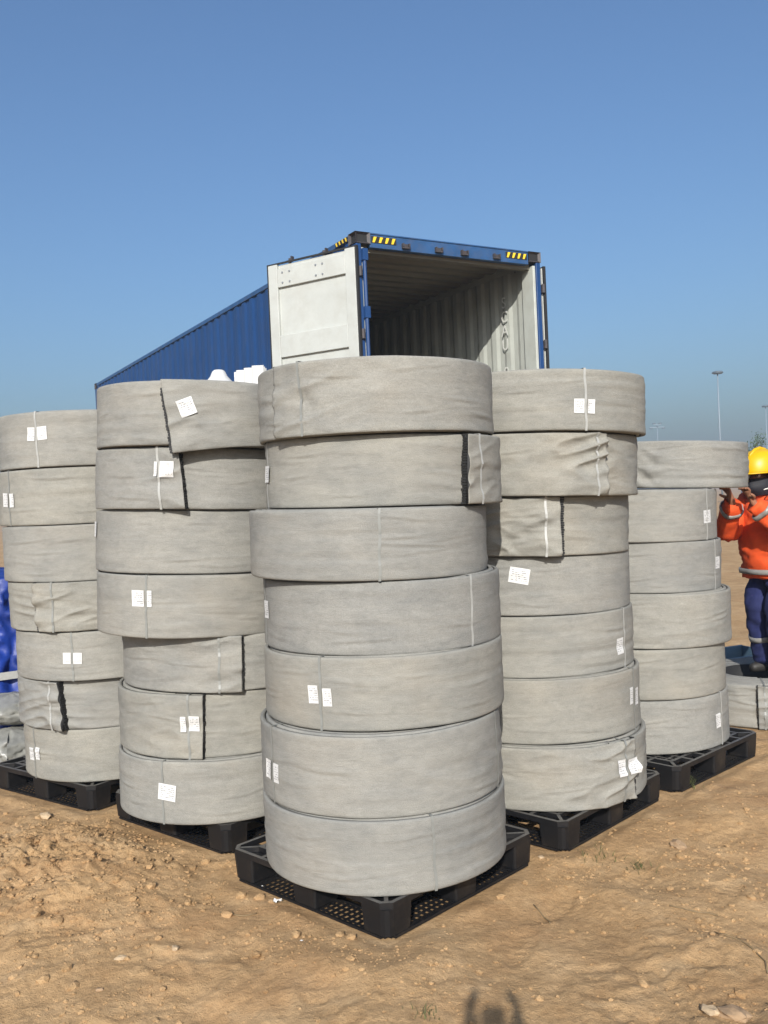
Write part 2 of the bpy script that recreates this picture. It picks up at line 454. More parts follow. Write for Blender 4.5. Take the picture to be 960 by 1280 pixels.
# ------------------------------------------------------------------ shipping container
CY = 0.5166385
CA = (-0.166823, 9.611182, 4.390791)
CW, CL, CH = 2.438, 12.19, 2.896
cont = empty('shipping_container', (CA[0], CA[1], CA[2] - CH), CY)
tag(cont, 'long blue shipping container with white lining and open rear doors behind the stacks', 'container')

def casting(x, y, z, sx, sy):
    mb = MB(); w, d, h = .178, .162, .118
    x0, x1 = (x, x + w) if sx > 0 else (x - w, x)
    y0, y1 = (y, y + d) if sy > 0 else (y - d, y)
    mb.box(x0, x1, y0, y1, z, z + h)
    me = mb.mesh('corner_casting', [MAT['casting'], MAT['rubber']])
    bm = bmesh.new(); bm.from_mesh(me)
    for f in list(bm.faces):
        if abs(f.normal.z) < .5:
            r = bmesh.ops.inset_individual(bm, faces=[f], thickness=.030)
            for v in f.verts:
                v.co -= f.normal * .03
                c = f.calc_center_median()
                hv = v.co - c; hv.z *= 1.1
            f.material_index = 1  # black painted in the recess as the shade of the hole
    # narrow the oval hole
    bm.to_mesh(me); bm.free()
    return link('corner_casting', me, cont)
for x, sx in ((-.006, 1), (CW + .006, -1)):
    for y, sy in ((-.006, 1), (CL + .006, -1)):
        for z in (-.004, CH - .114):
            casting(x, y, z, sx, sy)

# header beam over the doors, with keepers and hazard marks
mb = MB(); mb.box(.172, CW - .172, .004, .08, CH - .150, CH - .012); mb.box(.172, CW - .172, -.004, .12, CH - .012, CH + .004)
header = mb.build('door_header', MAT['bluegrey'], cont, bevel=.004)
mb = MB(); mb.box(.10, CW - .10, .082, .16, CH - .185, CH - .08); mb.build('header_lining', MAT['shade_lining'], header)
for x in (.60, 1.02, 1.36, 1.80):
    k = MB(); k.box(x - .045, x + .045, -.030, .002, CH - .128, CH - .112); k.box(x - .045, x - .030, -.035, .002, CH - .111, CH - .075); k.box(x + .030, x + .045, -.035, .002, CH - .111, CH - .075)
    k.box(x - .028, x + .028, -.012, .002, CH - .110, CH - .078)
    k.build('rod_keeper', MAT['casting'], header)
def hazard(x0, x1, z0, z1, y, parent, sidex=None):
    mb = MB(); n = 4; pitch = (x1 - x0) / n
    def P(x, z, o): return (x, y - o, z) if sidex is None else (sidex - o, x, z)
    mb.add([P(x0, z0, .003), P(x1, z0, .003), P(x1, z1, .003), P(x0, z1, .003)], [(0, 1, 2, 3) if sidex is None else (3, 2, 1, 0)], 0)
    for i in range(n):
        a = x0 + i * pitch
        q = [(a + .012, z0 + .004), (a + pitch * .42 + .006, z0 + .004), (min(a + pitch * .88, x1), z1 - .004), (a + pitch * .40, z1 - .004)]
        mb.add([P(u, v, .006) for u, v in q], [(0, 1, 2, 3) if sidex is None else (3, 2, 1, 0)], 1)
    mb.build('hazard_stripe', [MAT['black'], MAT['yellow']], parent)
hazard(.185, .49, CH - .098, CH - .03, .002, header)
hazard(CW - .50, CW - .195, CH - .098, CH - .03, .002, header)

# side walls: trapezoid corrugation, blue outside and pale inside, the left one painted shade-dark
def corr(y0, y1, pitch=.278, depth=.016, fl=.30):
    pts = []; y = y0
    while y < y1 - pitch:
        for f, d in ((0, 0), (fl, 0), (.5, 1), (.5 + fl, 1)):
            pts.append((y + f * pitch, d * depth))
        y += pitch
    pts.append((y, 0)); pts.append((y1, 0)); return pts
def wall(name, xo, sgn, lining):
    prof = corr(.17, CL - .17); mb = MB(); n = len(prof); z0, z1 = .15, CH - .06
    t = .006
    V = []
    for y, d in prof:
        V += [(xo + sgn * (.012 + d), y, z0), (xo + sgn * (.012 + d), y, z1), (xo + sgn * (.012 + d + t), y, z0), (xo + sgn * (.012 + d + t), y, z1)]
    mb.add(V, [((i * 4), (i * 4 + 1), (i * 4 + 5), (i * 4 + 4)) for i in range(n - 1)], 0)
    mb.add(V, [((i * 4 + 2), (i * 4 + 6), (i * 4 + 7), (i * 4 + 3)) for i in range(n - 1)], 1)
    return mb.build(name, [MAT['blue'], lining], cont)
wall('side_wall', 0, 1, MAT['shade_lining']); wall('side_wall', CW, -1, MAT['inner'])  # left lining takes the dark colour painted for shade
for x0, x1 in ((.0, .058), (CW - .058, CW)):
    mb = MB(); mb.box(x0, x1, .160, CL - .160, CH - .062, CH - .004); tr = mb.build('top_rail', MAT['bluegrey'], cont, bevel=.004)
    xi = .0595 if x0 == 0 else CW - .0595
    mb = MB(); mb.box(min(xi, xi + (.004 if x0 == 0 else -.004)), max(xi, xi + (.004 if x0 == 0 else -.004)), .16, CL - .16, CH - .125, CH - .014); mb.build('rail_lining', MAT['inner'], tr)
    if x0 == 0: hazard(.17, .46, CH - .058, CH - .008, 0, tr, sidex=-.001)
    mb = MB(); mb.box(x0, x1, .160, CL - .160, .0, .152); mb.build('bottom_rail', MAT['bluegrey'], cont, bevel=.004)
# roof with cross ribs
mb = MB(); prof = corr(.13, CL - .13, .26, .036, .36)
V = []
for y, d in prof:
    for x in (.058, CW - .058):
        V += [(x, y, CH - .012 - d), (x, y, CH - .018 - d)]
n = len(prof)
mb.add(V, [(i * 4, i * 4 + 2, i * 4 + 6, i * 4 + 4) for i in range(n - 1)], 0)
mb.add(V, [(i * 4 + 1, i * 4 + 5, i * 4 + 7, i * 4 + 3) for i in range(n - 1)], 1)
mb.build('roof', [MAT['blue'], MAT['shade_lining']], cont)
mb = MB(); mb.box(.06, CW - .06, .03, CL - .1, .122, .152); mb.build('floor', MAT['wood'], cont)
mb = MB(); mb.box(.06, CW - .06, CL - .10, CL - .06, .15, CH - .03); mb.build('front_wall', [MAT['blue']], cont)
mb = MB(); mb.box(.06, CW - .06, CL - .108, CL - .103, .155, CH - .04); mb.build('front_lining', [MAT['end_shade']], cont)  # dark colour stands in for shade at the far end
mb = MB(); mb.box(.172, CW - .172, .0, .12, -.002, .118); mb.build('door_sill', MAT['bluegrey'], cont)
# corner posts
for k, (x0, x1) in enumerate(((.002, .062), (CW - .062, CW - .002))):
    mb = MB(); mb.box(x0, x1, .0, .155, .116, CH - .116); mb.build('corner_post', MAT['blue'], cont, bevel=.005)
    a, b = ((.064, .100) if k == 0 else (CW - .100, CW - .064))
    mb = MB(); mb.box(a, b, .018, .23, .155, CH - .152); mb.build('post_lining', MAT['inner'], cont, bevel=.004)
    mb = MB(); mb.box(x0, x1, CL - .155, CL, .116, CH - .116); mb.build('corner_post', MAT['blue'], cont, bevel=.005)
# vertical lettering on the inside of the right wall
def letter(ch, size, mat, parent, mtx, name='letter'):
    cu = bpy.data.curves.new('glyph', 'FONT'); cu.body = ch; cu.size = size; cu.align_x = 'CENTER'; cu.extrude = .0012
    ob = bpy.data.objects.new('glyph', cu); COL.objects.link(ob)
    dg = bpy.context.evaluated_depsgraph_get()
    m_ = bpy.data.meshes.new_from_object(ob.evaluated_get(dg))
    bpy.data.objects.remove(ob, do_unlink=True)
    m_.transform(mtx); m_.materials.clear(); m_.materials.append(mat)
    return link(name, m_, parent)
for i, ch in enumerate('SCAU 92'):
    if ch == ' ': continue
    # glyph x -> -Y..., faces -X (towards the inside)
    mt = Matrix.Translation((CW - .012 - .036 - .0075, .655, CH - .515 - i * .17)) @ Matrix(((0, 0, -1, 0), (-1, 0, 0, 0), (0, 1, 0, 0), (0, 0, 0, 1)))
    letter(ch, .19, MAT['letter'], cont, mt)

# doors
def door(name, label, hinge, ang, mirror):
    """leaf along local +X from the hinge, inner face towards -Y*mirror"""
    W, Hh, T = 1.17, 2.59, .05
    d = empty(name, hinge, ang - 0.0); d.parent = cont
    d['label'] = label
    s = mirror
    def bx(mb, x0, x1, y0, y1, z0, z1, m=0):
        mb.box(x0, x1, min(s * y0, s * y1), max(s * y0, s * y1), z0, z1, m)
    p = MB(); bx(p, .02, W - .02, .034, .042, .01, Hh - .01); p.build('door_panel', [MAT['white']], d)
    p = MB(); bx(p, .02, W - .02, .0425, .048, .01, Hh - .01); p.build('outer_skin', [MAT['blue']], d)
    p = MB(); bx(p, .0, .125, 0, .05, 0, Hh); p.build('door_stile', MAT['white'], d, bevel=.005)
    p = MB(); bx(p, W - .125, W, 0, .05, 0, Hh); p.build('door_stile', MAT['white'], d, bevel=.005)
    for z0, z1 in ((Hh - .255, Hh - .05), (Hh - 1.02, Hh - .78), (Hh - 1.80, Hh - 1.58), (.02, .20)):
        p = MB(); bx(p, .127, W - .127, .003, .0335, z0, z1); p.build('door_rail', MAT['white'], d, bevel=.004)
    p = MB(); bx(p, -.012, W + .012, .012, .034, Hh + .001, Hh + .018); bx(p, W + .001, W + .022, .010, .045, 0, Hh + .018); bx(p, -.022, -.001, .010, .045, 0, Hh + .018)
    p.build('door_gasket', MAT['rubber'], d)
    # bolts
    for bx0, bz in ((.20, Hh - .10), (.30, Hh - .10), (.20, Hh - .21), (.30, Hh - .21), (.66, Hh - .10), (.75, Hh - .10), (.66, Hh - .21), (.75, Hh - .21), (.30, Hh - 1.14), (.21, Hh - 1.14), (.76, Hh - 1.14), (.67, Hh - 1.14)):
        zy = .003 if bz > Hh - .3 else .034
        q = MB(); q.lathe([(.0, -.006), (.011, -.006), (.013, 0.0), (.0, .001)], 8)
        m_ = q.mesh('bolt', MAT['steel']); m_.transform(Matrix.Translation((W - bx0, s * zy, bz)) @ Matrix.Rotation(R(-90) * s, 4, 'X')); link('bolt', m_, d)
    # locking rods on the outer side
    for x in (W - .25, W - .72):
        q = MB(); q.tube([(x, s * .085, -.05), (x, s * .085, Hh + .06)], .017, 8)
        rod = q.build('locking_rod', MAT['casting'], d, smooth=True)
        q = MB(); bx(q, x - .03, x + .03, .055, .10, Hh + .02, Hh + .035); bx(q, x - .035, x - .02, .07, .115, Hh + .0355, Hh + .08); q.build('rod_cam', MAT['casting'], rod)
        for z in (.4, 1.0, 1.7, 2.3):
            q = MB(); bx(q, x - .04, x + .04, .051, .11, z, z + .05); q.build('rod_bracket', MAT['casting'], rod)
        q = MB(); q.bar((x, s * .105, 1.1), (x - .35, s * .108, 1.06), .03, .012, (0, 1, 0)); q.build('rod_handle', MAT['steel'], rod)
    for z in (.25, .95, 1.65, 2.3):
        q = MB(); bx(q, -.03, .12, .052, .070, z, z + .09); q.tube([(-.03, s * .06, z - .005), (-.03, s * .06, z + .095)], .02, 8); q.build('hinge', MAT['casting'], d)
    return d
# left door: swung out and round to the left; world heading 146.3 deg
door('door', 'white lined left door swung open', (-.035, -.020, .14), R(146.27) - CY, -1)
# right door: folded back along the right side
door('door', 'right door folded flat along the side', (CW + .092, .03, .14), R(89.6), 1)
# narrow blue strip in front of the left post: hinge side rod
mb = MB(); mb.tube([(.085, -.012, .2), (.085, -.012, CH - .20)], .022, 8)
for z in (.6, 1.3, 2.0, 2.6): mb.box(.055, .118, -.040, .0, z, z + .12)
mb.build('hinge_bar', MAT['blue'], cont, smooth=False)

# ------------------------------------------------------------------ trailer under the container
ZB = CA[2] - CH
tr = empty('semi_trailer', (CA[0], CA[1], 0), CY)
tag(tr, 'dark skeletal semi trailer carrying the blue container', 'trailer')
for x in (.72, CW - .72):
    mb = MB(); mb.box(x - .07, x + .07, .1, CL - .1, ZB - .36, ZB - .34); mb.box(x - .012, x + .012, .1, CL - .1, ZB - .338, ZB - .032); mb.box(x - .07, x + .07, .1, CL - .1, ZB - .03, ZB - .010)
    mb.build('frame_rail', MAT['casting'], tr)
for y in (.12, 3.0, 6.0, 9.0, CL - .25):
    mb = MB(); mb.box(.02, CW - .02, y, y + .14, ZB - .16, ZB - .008); mb.build('cross_member', MAT['casting'], tr)
for y in (1.6, 2.9, 4.2):
    mb = MB(); mb.tube([(.15, y, .5), (CW - .15, y, .5)], .06, 8); mb.build('axle', MAT['casting'], tr)
    mb = MB(); mb.box(.66, .78, y - .3, y + .3, .55, ZB - .362); mb.box(CW - .78, CW - .66, y - .3, y + .3, .55, ZB - .362); mb.build('suspension', MAT['casting'], tr)
    for x in (.16, CW - .16):
        w = empty('wheel', (x, y, .50)); w.parent = tr
        q = MB(); q.lathe([(.28, -.14), (.44, -.15), (.49, -.11), (.50, 0), (.49, .11), (.44, .15), (.28, .14)], 28)
        m_ = q.mesh('tyre', MAT['rubber'], True); m_.transform(Matrix.Rotation(R(90), 4, 'Y')); link('tyre', m_, w)
        q = MB(); q.lathe([(0, .06), (.10, .06), (.12, .02), (.24, .04), (.285, .12), (.285, -.12), (.24, -.04), (.12, -.02), (.10, -.06), (0, -.06)], 24)
        m_ = q.mesh('rim', MAT['steel'], False); m_.transform(Matrix.Rotation(R(90), 4, 'Y')); link('rim', m_, w)
for x in (.72, CW - .72):
    mb = MB(); mb.box(x - .06, x + .06, 9.2, 9.32, .04, ZB - .362); mb.box(x - .14, x + .14, 9.12, 9.40, -.02, .038); mb.build('landing_leg', MAT['casting'], tr)

# ------------------------------------------------------------------ pallets
def pallet_meshes():
    S = SIDE / 2; out = []
    # top deck
    t = MB(); z1 = Z_PAL - .002; z0 = z1 - .024
    c = .035
    outer = [(-S + c, -S), (S - c, -S), (S, -S + c), (S, S - c), (S - c, S), (-S + c, S), (-S, S - c), (-S, -S + c)]
    W = .017; Si = S - W; ci = .026
    inner = [(-Si + ci, -Si), (Si - ci, -Si), (Si, -Si + ci), (Si, Si - ci), (Si - ci, Si), (-Si + ci, Si), (-Si, Si - ci), (-Si, -Si + ci)]
    n = 8
    V = [(x, y, z) for z in (z0, z1) for x, y in outer] + [(x, y, z) for z in (z0, z1) for x, y in inner]
    F = []
    for i in range(n):
        j = (i + 1) % n
        F += [(i, j, n + j, n + i), (2 * n + j, 2 * n + i, 3 * n + i, 3 * n + j), (n + i, n + j, 3 * n + j, 3 * n + i), (j, i, 2 * n + i, 2 * n + j)]
    t.add(V, F)
    e = .0015
    G = .372
    for u in (-G, G):
        t.box(u - .010, u + .010, -G - .010, G + .010, z0 + e, z1 - e)
        t.box(-G + .0101, G - .0101, u - .010, u + .010, z0 + 2 * e, z1 - 2 * e)
    for u in (-.27, -.15, .15, .27):                      # bridges from the outer ring to the inner frame
        for sg in (-1, 1):
            t.box(u - .010, u + .010, min(sg * (G + .0101), sg * (Si + .0005)), max(sg * (G + .0101), sg * (Si + .0005)), z0 + e, z1 - 1.5 * e)
            t.box(min(sg * (G + .0101), sg * (Si + .0005)), max(sg * (G + .0101), sg * (Si + .0005)), u - .010, u + .010, z0 + e, z1 - 1.6 * e)
    for sg in (-1, 1):                                    # solid pads over the middle feet
        t.box(-.06, .06, min(sg * (G + .0101), sg * (Si + .0004)), max(sg * (G + .0101), sg * (Si + .0004)), z0 + e, z1 - 1.2 * e)
        t.box(min(sg * (G + .0101), sg * (Si + .0004)), max(sg * (G + .0101), sg * (Si + .0004)), -.06, .06, z0 + e, z1 - 1.3 * e)
    k = -5
    while k <= 5:
        u = k * .0655
        t.box(u - .0065, u + .0065, -G + .0102, G - .0102, z0 + 3 * e, z1 - 3 * e)
        t.box(-G + .0102, G - .0102, u - .0065, u + .0065, z0 + 4 * e, z1 - 4 * e)
        k += 1
    for sx in (-1, 1):
        for sy in (-1, 1):
            t.bar((sx * (Si - .006), sy * (Si - .006), (z0 + z1) / 2 - .001), (sx * (G + .006), sy * (G + .006), (z0 + z1) / 2 - .001), .016, .0205)
    out.append(('top_deck', t.mesh('top_deck', [MAT['plastic'], MAT['deck']])))
    for p_ in out[-1][1].polygons:
        if p_.normal.z > .7: p_.material_index = 1
    # feet
    zf0, zf1 = .0125, z0 - .0006
    feet = []
    for ix in (-1, 0, 1):
        for iy in (-1, 0, 1):
            f = MB(); w = .07 if (ix or iy) else .08
            cx, cy = ix * (S - w - .002), iy * (S - w - .002)
            def rr(q, wx):
                pts = []
                for (sx, sy) in ((1, 1), (-1, 1), (-1, -1), (1, -1)):
                    rad = .034 if (sx == ix or sy == iy) and ix and iy and sx == ix and sy == iy else .012
                    a0 = math.atan2(sy, sx) - math.pi / 4
                    for k in range(4):
                        a = a0 + k * math.pi / 6
                        pts.append((cx + sx * (wx - rad) + rad * math.cos(a), cy + sy * (wx - rad) + rad * math.sin(a)))
                return pts
            f.prism(rr(0, w - .006), zf0, zf1, top=rr(0, w))
            feet.append(f.mesh('foot', MAT['plastic']))
    # bottom deck: framed mesh strips between the feet
    b = MB(); z0, z1 = .0008, .012
    wi = .142
    for s in (-1, 1):
        b.box(-S + .045, S - .045, s * (S - .006) - (.012 if s > 0 else 0), s * (S - .006) + (.012 if s < 0 else 0), z0, z1)
        b.box(s * (S - .006) - (.012 if s > 0 else 0), s * (S - .006) + (.012 if s < 0 else 0), -S + .045, S - .045, z0 + e / 2, z1 - e)
        b.box(-S + .018, S - .018, s * (S - wi) - .006, s * (S - wi) + .006, z0 + e / 3, z1 - e * .5)
        b.box(s * (S - wi) - .006, s * (S - wi) + .006, -S + .018, S - .018, z0 + e / 3, z1 - e * 1.5)
    for s in (-1, 1):
        b.box(s * .075 - .005, s * .075 + .005, -S + wi + .006, S - wi - .006, z0 + e * .3, z1 - e * 1.2)
    k = -S + .045
    while k < S - .03:
        for a0, a1 in ((-S + .018, -S + wi - .006), (S - wi + .006, S - .018)):
            b.box(k - .0035, k + .0035, a0, a1, z0 + .001, z1 - .003); b.box(a0, a1, k - .0035, k + .0035, z0 + .0015, z1 - .0038)
        b.box(k - .0035, k + .0035, -.07, .07, z0 + .001, z1 - .003)
        k += .030
    for off in (.037, .066, .095, .122):
        for s in (-1, 1):
            b.box(-S + .018, S - .018, s * (S - off) - .0033, s * (S - off) + .0033, z0 + .0008, z1 - .0045)
            b.box(s * (S - off) - .0033, s * (S - off) + .0033, -S + .018, S - .018, z0 + .0012, z1 - .0052)
    out.append(('bottom_deck', b.mesh('bottom_deck', MAT['plastic'])))
    for f in feet: out.append(('foot', f))
    return out
PM = pallet_meshes()
PLAB = dict(F='black plastic pallet at the very front under the foremost stack', L='black plastic pallet second from the front on the left side',
            M='black plastic pallet at the left edge with plastic sacks behind', R='black plastic pallet with a dusty corner right of the foremost pallet', S='black plastic pallet at the right beside the grass tuft')
for k, cx, cy, a in PALLETS:
    e = empty('pallet', (cx, cy, 0), R(a)); tag(e, PLAB[k], 'pallet', 'black pallets under the stacks')
    for nm, m_ in PM: link(nm, m_, e)

# ------------------------------------------------------------------ fabric rolls
T_LAY = .024
def make_roll(c, label, e=None, s=(), l=(), seed=0, wr=1.0, flare=.006, drop=0.0, slant=0.0, lean=0.0, prot=0.0, z=0.0, crumple=None, light=None, rad=R_ROLL, ltilt=(), group='grey fabric rolls stacked on pallets', turns=11):
    cx, cy = c
    th0 = math.atan2(-cy, -cx)
    root = empty('fabric_roll', (cx, cy, z), th0)
    tag(root, label, 'fabric roll', group)
    hh = H_ROLL - .0018
    ea, d = (R(e[0]), e[1]) if e else (math.pi, 1)
    vis = e is not None
    if not vis: flare = .003
    rng = random.Random(seed)
    wz = rng.uniform(20, 34)
    creases = [(R(rng.uniform(-65, 65)), rng.uniform(.03, .25), rng.uniform(.06, .22), rng.uniform(-.12, .12), rng.uniform(.0012, .0044)) for _ in range(rng.randint(5, 9))]
    band = rng.uniform(.6, 1.6)
    def s_of(ang): return np.mod((ang - ea) * d, 2 * np.pi)
    def disp(sv, zv):
        ang = ea + d * sv
        arc = ang * rad
        g = (.0010 + .0026 * band * np.clip(vn(arc * 1.6 + 11, zv * 3, seed + 20) + .25, 0, 1)) * vn(arc * 2.2 + 40, zv * (wz + 6), seed) + .0018 * (1 - 2 * np.abs(vn(arc * 3 + zv * 9, zv * 12 - arc, seed + 9))) * np.clip(vn(arc * 1.2, zv * 2 + 5, seed + 10), 0, 1) * 2 + .0016 * vn(arc * 5 + 9, zv * 9, seed + 1) + .004 * vn(arc * 1.1 + 3, zv * 2, seed + 5)
        for (ca_, cz_, ln_, sl_, am_) in creases:
            da = np.mod(ang - ca_ + np.pi, 2 * np.pi) - np.pi
            q = np.exp(-(da * rad / ln_) ** 2 * 2)
            zc_ = cz_ + sl_ * da * rad + .05 * (da * rad) ** 2 / ln_ + .004 * vn(arc * 11, cz_ * 40 + 0 * zv, seed + 30)
            dzv = zv - zc_
            g = g + am_ * q * (np.exp(-(dzv / .0065) ** 2) - .6 * np.exp(-((dzv + .011) / .008) ** 2))
        if vis:
            near = np.exp(-sv / .55)
            g = g + wr * near * (.0085 * (1 - 2 * np.abs(vn(arc * 5 + zv * 5, zv * 17 - arc * 5, seed + 2))) + .004 * vn(arc * 14, zv * 26, seed + 3))
            before = np.exp(-np.maximum(0, 2 * np.pi - sv) / .5)
            g = g + wr * before * .0042 * (1 - 2 * np.abs(vn(arc * 4 + 3, zv * 19 + arc * 2, seed + 4)))
        if crumple is not None:
            q = np.exp(-((np.mod(ang - R(crumple[0]) + np.pi, 2 * np.pi) - np.pi) / crumple[1]) ** 2) * np.exp(-((zv - crumple[2]) / crumple[3]) ** 2) * crumple[4]
            g = g + q * (.030 * (1 - np.abs(vn(arc * 9 + zv * 12, zv * 10 - arc * 6, seed + 6))) - .022 + .012 * vn(arc * 20, zv * 20, seed + 8))
        return g
    def flr(sv): return np.where(sv < .4, flare * (1 - sv / .4) ** 2, 0.0)
    def Rs(sv, zv): return rad - T_LAY * sv / (2 * np.pi) + flr(sv) + disp(sv, zv)
    def zoff(sv, top):
        ang = ea + d * sv; turn = np.floor(sv / (2 * np.pi))
        w = .0022 * vn(ang * 1.7 + turn * 7.7, turn * 3.1 + top, seed + 12) - .0022
        return w if top else -w * .5
    def dz(sv): return np.where(sv < .9, -drop * (1 - sv / .9) ** 2 * (3 - 2 * (1 - sv / .9)) if False else -drop * np.clip(1 - sv / .9, 0, 1) ** 1.5, 0.0)
    V = []; F = []; MI = []; UV = []
    def strip(svals, rows, outer, cap0, cap1):
        # profile: inner bottom, rows on the outside, inner top
        zs = np.array([0, .004, .011] + list(np.linspace(.022, hh - .022, rows)) + [hh - .011, hh - .004, hh]) if outer else np.array([0, .006, hh - .006, hh])
        rs = np.array([-.0050, -.0012, -.0001] + [0] * rows + [-.0001, -.0012, -.0050]) if outer else np.array([-.006, 0, 0, -.006])
        base = len(V); m = len(zs) + 2
        Sv, Zv = np.meshgrid(svals, zs, indexing='ij')
        ang = ea + d * Sv + slant * (Zv / hh - .5) * np.clip(1 - Sv / .5, 0, 1)
        rad_ = (Rs(Sv, Zv) if outer else rad - T_LAY * Sv / (2 * np.pi) + .0015 * vn(Sv * 3, Zv * 0, seed)) + rs[None, :]
        zt = zoff(Sv, 1.0); zb = zoff(Sv, 0.0)
        ZZ = Zv + np.where(Zv > hh / 2, zt * (Zv / hh), zb * (1 - Zv / hh)) + dz(Sv) * (1 - Zv / hh) if outer else Zv + np.where(Zv > hh / 2, .0022 + zt * .5, -.001)
        thick = .019
        for i, sv in enumerate(svals):
            Ri = rad - T_LAY * sv / (2 * np.pi) + float(flr(np.array(sv))) - thick
            a0, a1 = ang[i, 0], ang[i, -1]
            V.append((Ri * math.cos(a0), Ri * math.sin(a0), ZZ[i, 0] + .001)); UV.append((sv * rad, -.02))
            for j in range(len(zs)):
                V.append((rad_[i, j] * math.cos(ang[i, j]), rad_[i, j] * math.sin(ang[i, j]), ZZ[i, j])); UV.append((sv * rad, zs[j]))
            V.append((Ri * math.cos(a1), Ri * math.sin(a1), ZZ[i, -1] - .001)); UV.append((sv * rad, hh + .02))
        for i in range(len(svals) - 1):
            for j in range(m):
                k = (j + 1) % m
                q = (base + i * m + j, base + (i + 1) * m + j, base + (i + 1) * m + k, base + i * m + k)
                F.append(q if d > 0 else q[::-1]); MI.append(0 if j < m - 1 else 1)
        if cap0:
            q = tuple(base + j for j in range(m)); F.append(q if d > 0 else q[::-1]); MI.append(1)
        if cap1:
            q = tuple(base + (len(svals) - 1) * m + j for j in range(m)); F.append(q[::-1] if d > 0 else q); MI.append(1)
    near_end = list(np.linspace(0, .6, 46)) if vis else []
    strip(np.array(near_end + list(np.linspace(.62 if vis else 0, 2 * np.pi + .3, 190))), 40, True, True, True)
    strip(np.linspace(2 * np.pi + .28, 2 * np.pi * turns, 54 * (turns - 1)), 0, False, True, True)
    me = bpy.data.meshes.new('wrap'); me.from_pydata(V, [], F)
    me.materials.append(MAT['fabric']); me.materials.append(MAT['core'])
    me.polygons.foreach_set('material_index', MI); me.polygons.foreach_set('use_smooth', [True] * len(F))
    uvl = me.uv_layers.new(name='UVMap'); li = np.zeros(len(me.loops), int); me.loops.foreach_get('vertex_index', li)
    uvl.data.foreach_set('uv', np.array(UV)[li].ravel()); me.update()
    # keep the folded rims crisp
    link('wrap', me, root)
    if vis:   # black core showing at the free end: a studded, ragged edge
        mb = MB(); n = 26
        r1 = rad + flare - .0045 - .0035 * wr; r0 = rad - T_LAY - .001 - .002 * wr
        for i in range(n):
            sg = lambda q: hh * q - drop * .98 * (1 - q)
            za = sg((i + .1) / n); zb_ = sg((i + .9) / n)
            if drop and i > n * .86: continue
            sl = slant * ((i + .5) / n - .5)
            p0 = prot + rng.uniform(.001, .006); p1 = prot + rng.uniform(.003, .010)
            a_in = ea + sl + d * .006
            a0 = ea + sl - d * p0 / rad; a1 = ea + sl - d * p1 / rad
            rm = r0 + (r1 - r0) * rng.uniform(.78, 1.0)
            pol = [(r0 * math.cos(a_in), r0 * math.sin(a_in)), (rm * math.cos(a_in), rm * math.sin(a_in)), (rm * math.cos(a0), rm * math.sin(a0)), (r0 * math.cos(a1), r0 * math.sin(a1))]
            if d < 0: pol = pol[::-1]
            mb.prism(pol, max(za, .002 - drop), zb_)
        mb.build('core_edge', MAT['core'], root)
    surf = lambda ang, zz: float(Rs(s_of(np.array(ang)), np.array(zz)))
    for i, a in enumerate(s):
        a = R(a); tl = rng.uniform(-.012, .012) + (slant * .5 if vis else 0); w = .0054
        rin = rad - T_LAY * turns + .002
        pts = []
        N = 14
        for k in range(N + 1):
            zz = hh * k / N
            aa = a + tl * (k / N - .5) + .004 * math.sin(k * .9 + i)
            pts.append((max(surf(aa, zz), surf(aa + .012, zz), surf(aa - .012, zz)) + (.0026 if 0 < k < N else .0005), aa, zz + (.0012 if k == N else (-.0002 if k == 0 else 0))))
        for k in range(1, 5): pts.append((pts[N][0] - .008 - (pts[N][0] - .008 - rin) * k / 4, a + tl * .5, hh + .0016))
        for k in range(4): pts.append((rin - .004, a, hh * (3 - k) / 3.0 if k else hh))
        for k in range(0, 4): pts.append((rin + (rad - .012 - rin) * k / 4, a - tl * .5, -.0004))
        mb = MB(); n = len(pts); th = .0011; VV = []
        for (rr_, aa, zz) in pts:
            for dr in (0, -th):
                for sgn in (-1, 1):
                    x, y = rr_ + dr, sgn * w
                    VV.append((x * math.cos(aa) - y * math.sin(aa), x * math.sin(aa) + y * math.cos(aa), zz + (dr if zz > hh else 0)))
        FF = []
        for k in range(n - 1):
            A = k * 4; B = (k + 1) * 4
            FF += [(A, A + 1, B + 1, B), (A + 2, B + 2, B + 3, A + 3), (A, B, B + 2, A + 2), (A + 1, A + 3, B + 3, B + 1)]
        mb.add(VV, FF)
        mb.build('strap', MAT['strap_light'] if (light and i in light) else MAT['strap'], root)
    for i, (pa, zc, w, h_) in enumerate(l):
        w = min(w, .10); tlt = R(ltilt[i]) if i < len(ltilt) else R(rng.uniform(-3, 3))
        mb = MB()
        cur = rng.uniform(0, .004)
        def fn(u, v):
            du, dv = (u - .5) * w, (v - .5) * h_
            x = du * math.cos(tlt) - dv * math.sin(tlt); zz = zc + du * math.sin(tlt) + dv * math.cos(tlt)
            aa = R(pa) + x / rad
            rr_ = surf(aa, zz) + (.0065 if vis else .0026) + cur * (abs(u - .5) * 2) ** 3
            return (rr_ * math.cos(aa), rr_ * math.sin(aa), zz)
        mb.grid(fn, 10, 8)
        mb.build('paper_label', MAT['paper'], root, smooth=True)
    root.rotation_euler = (R(lean + rng.uniform(-.2, .2)), R(rng.uniform(-.3, .3)), th0)
    return root

